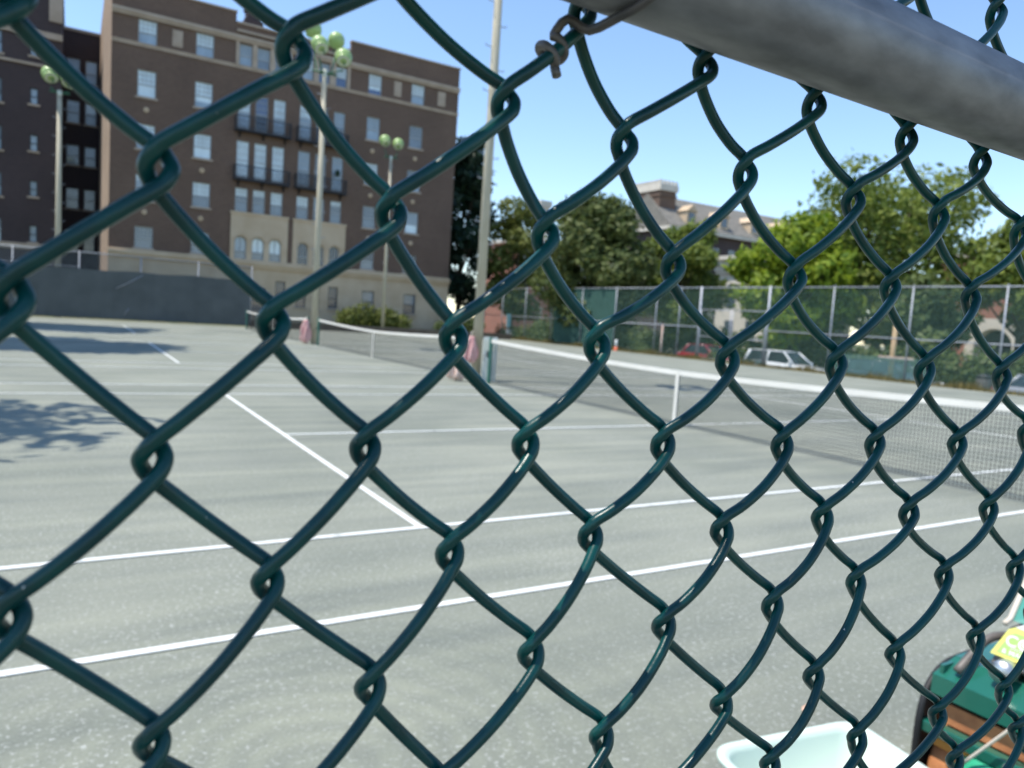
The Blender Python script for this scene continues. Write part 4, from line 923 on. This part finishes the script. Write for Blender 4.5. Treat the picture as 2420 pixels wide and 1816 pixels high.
q(MB().lathe([(.0, -.05), (.135, -.05), (.14, -.06), (.14, -.93), (0, -.93)], 40, 'y', (.50, 0, .141)), 'drum', M['rust'], None, True)
q(MB().box(.03, .045, Wd, -.05, .338, .405), 'scraper_plate', M['rust'])
q(MB().box(.05, .56, Wd, -.06, .36, .40), 'chassis', M['black'])
b = MB(); gp = catmull([(-.02, -.005, 0.03), (-.025, -.005, .2), (-.02, -.005, .36), (.03, -.0, .45), (.12, .0, .50), (.3, .0, .51)], 5)
b.tube(gp, .012, 8); b.quad((-.01, -.006, .05), (-.01, -.006, .40), (.25, -.006, .50), (.35, -.006, .05)); q(b, 'drive_guard', M['black'], None, True)
q(MB().tube(catmull([(.02, -.085, .53), (.10, -.10, .60), (.16, -.115, .635), (.22, -.15, .64), (.25, -.22, .64), (.25, -.3, .635), (.25, -.32, .54)], 6), .014, 10), 'hoop', M['greybar'], None, True)
q(MB().lathe([(0, 0), (.035, 0), (.035, .05), (.028, .055), (.028, .15), (0, .15)], 20, 'x', (.03, -.205, .578)), 'cylinder', M['chrome'], None, True)
q(MB().lathe([(0, 0), (.018, 0), (.018, .07), (.012, .075), (.012, .12), (0, .12)], 16, 'y', (.1, -.34, .585)), 'fitting', M['chrome'], None, True)
eng = q(MB().box(.17, .45, -.62, -.20, .547, .60), 'engine', M['black'], bv=.01)
b = MB(); b.quad((.10, -.60, .575), (.10, -.145, .575), (.155, -.165, .69), (.155, -.60, .69)); b.quad((.155, -.165, .69), (.44, -.165, .70), (.44, -.60, .70), (.155, -.60, .69)); b.quad((.10, -.145, .575), (.46, -.145, .575), (.44, -.165, .70), (.155, -.165, .69)); b.quad((.1, -.6, .575), (.155, -.6, .69), (.44, -.6, .70), (.46, -.6, .575))
q(b, 'tank', M['greybar'], eng)
# label plate lying on the sloping front of the tank
lab = bpy.data.objects.new('label_plate', None)
ex = Vector((0, -1, 0)); ey = Vector((.055, 0, .115)).normalized(); ez = ex.cross(ey)
LM = Matrix((ex, ey, ez)).transposed().to_4x4(); LM.translation = Vector((.098, -.142, .604)) + ez * .004
def lb(b, n, m, p): 
    o = b.build(n, m, p); o.matrix_local = LM if p == ro else Matrix.Identity(4); return o
plate = lb(MB().poly([(0, 0, 0), (.26, 0, 0), (.26, .105, 0), (.045, .105, 0), (0.028, .092, 0)]), 'label', M['yellow'], ro)
lb(MB().poly([(.016, .010, .0012), (.25, .010, .0012), (.25, .088, .0012), (.05, .088, .0012), (.036, .078, .0012)]), 'label_field', M['lime_label'], plate)
lb(MB().poly([(.045, .105, .0008), (.26, .105, .0008), (.26, .125, .0004), (.07, .125, .0004)]), 'label_edge', M['white'], plate)
lb(MB().box(.05, .25, .0355, .0375, .0014, .0020), 'label_rule', M['white'], plate)
def text(body, x, y, size, m, parent, z=.0022):
    c = bpy.data.curves.new('lettering', 'FONT'); c.body = body; c.size = size; c.extrude = .0003; c.offset = size * .012; c.materials.append(m)
    o = bpy.data.objects.new('lettering', c); COL.objects.link(o); bpy.context.view_layer.update()
    me = bpy.data.meshes.new_from_object(o.evaluated_get(bpy.context.evaluated_depsgraph_get())); bpy.data.objects.remove(o)
    o = bpy.data.objects.new('lettering', me); COL.objects.link(o); o.parent = parent; o.location = (x, y, z); return o
text('CO', .030, .042, .050, M['white'], plate)
lb(MB().lathe([(0, 0), (.009, 0), (.009, .0004), (0, .0004)], 20, 'z', (.0865, .0600, .0022)), 'label_dot', M['white'], plate)
text('& MAR', .030, .014, .022, M['white'], plate)
b = MB(); b.quad((.20, -.150, .70), (.20, -.62, .70), (.46, -.62, .93), (.46, -.105, .90)); b.quad((.22, -.150, .70), (.48, -.105, .90), (.48, -.62, .93), (.22, -.62, .70)); b.quad((.20, -.150, .70), (.46, -.105, .90), (.48, -.105, .90), (.22, -.150, .70)); b.quad((.46, -.105, .9), (.46, -.62, .93), (.48, -.62, .93), (.48, -.105, .9))
q(b, 'hood', M['teal'])
q(MB().tube([(.16, -.146, .695), (.20, -.143, .703), (.46, -.098, .903)], .009, 8), 'hood_edge', M['cordm'], None, True)
q(MB().box(.12, .40, -.66, -.46, .547, .66), 'side_cover', M['machine'], bv=.01)
tg = thing('green_tarp', 'crumpled bright green tarp draped over the roller frame', 'tarp', (-6.15, -2.62, .26))
b = MB(); n1, n2 = 14, 12
for i in range(n1):
    for j in range(n2):
        u, v = i / (n1 - 1), j / (n2 - 1)
        x = -.05 + .22 * v - .04 * math.sin(u * 3); y = .28 - .75 * u
        z = .0 + .11 * min(1, u * 2.2) ** .8 + .05 * math.sin(v * 4 + u * 5) + .03 * math.sin(u * 13 + v * 5) - .10 * (1 - v) ** 2
        b.v.append((x, y, z))
for i in range(n1 - 1):
    for j in range(n2 - 1): b.f.append((i * n2 + j, (i + 1) * n2 + j, (i + 1) * n2 + j + 1, i * n2 + j + 1)); b.mi.append(0)
to = b.build('sheet', M['bag'], tg, True); so_ = to.modifiers.new('solid', 'SOLIDIFY'); so_.thickness = .006
cd = thing('pull_cord', 'thin cream cord running across the front of the roller', 'cord', (-6.2, -2.4, .2))
MB().tube([(.0, -.20, .39), (.0, -.10, .26), (.0, .0, .11), (.0, .02, .08)], .005, 8).build('strand', M['cordm'], cd, True)
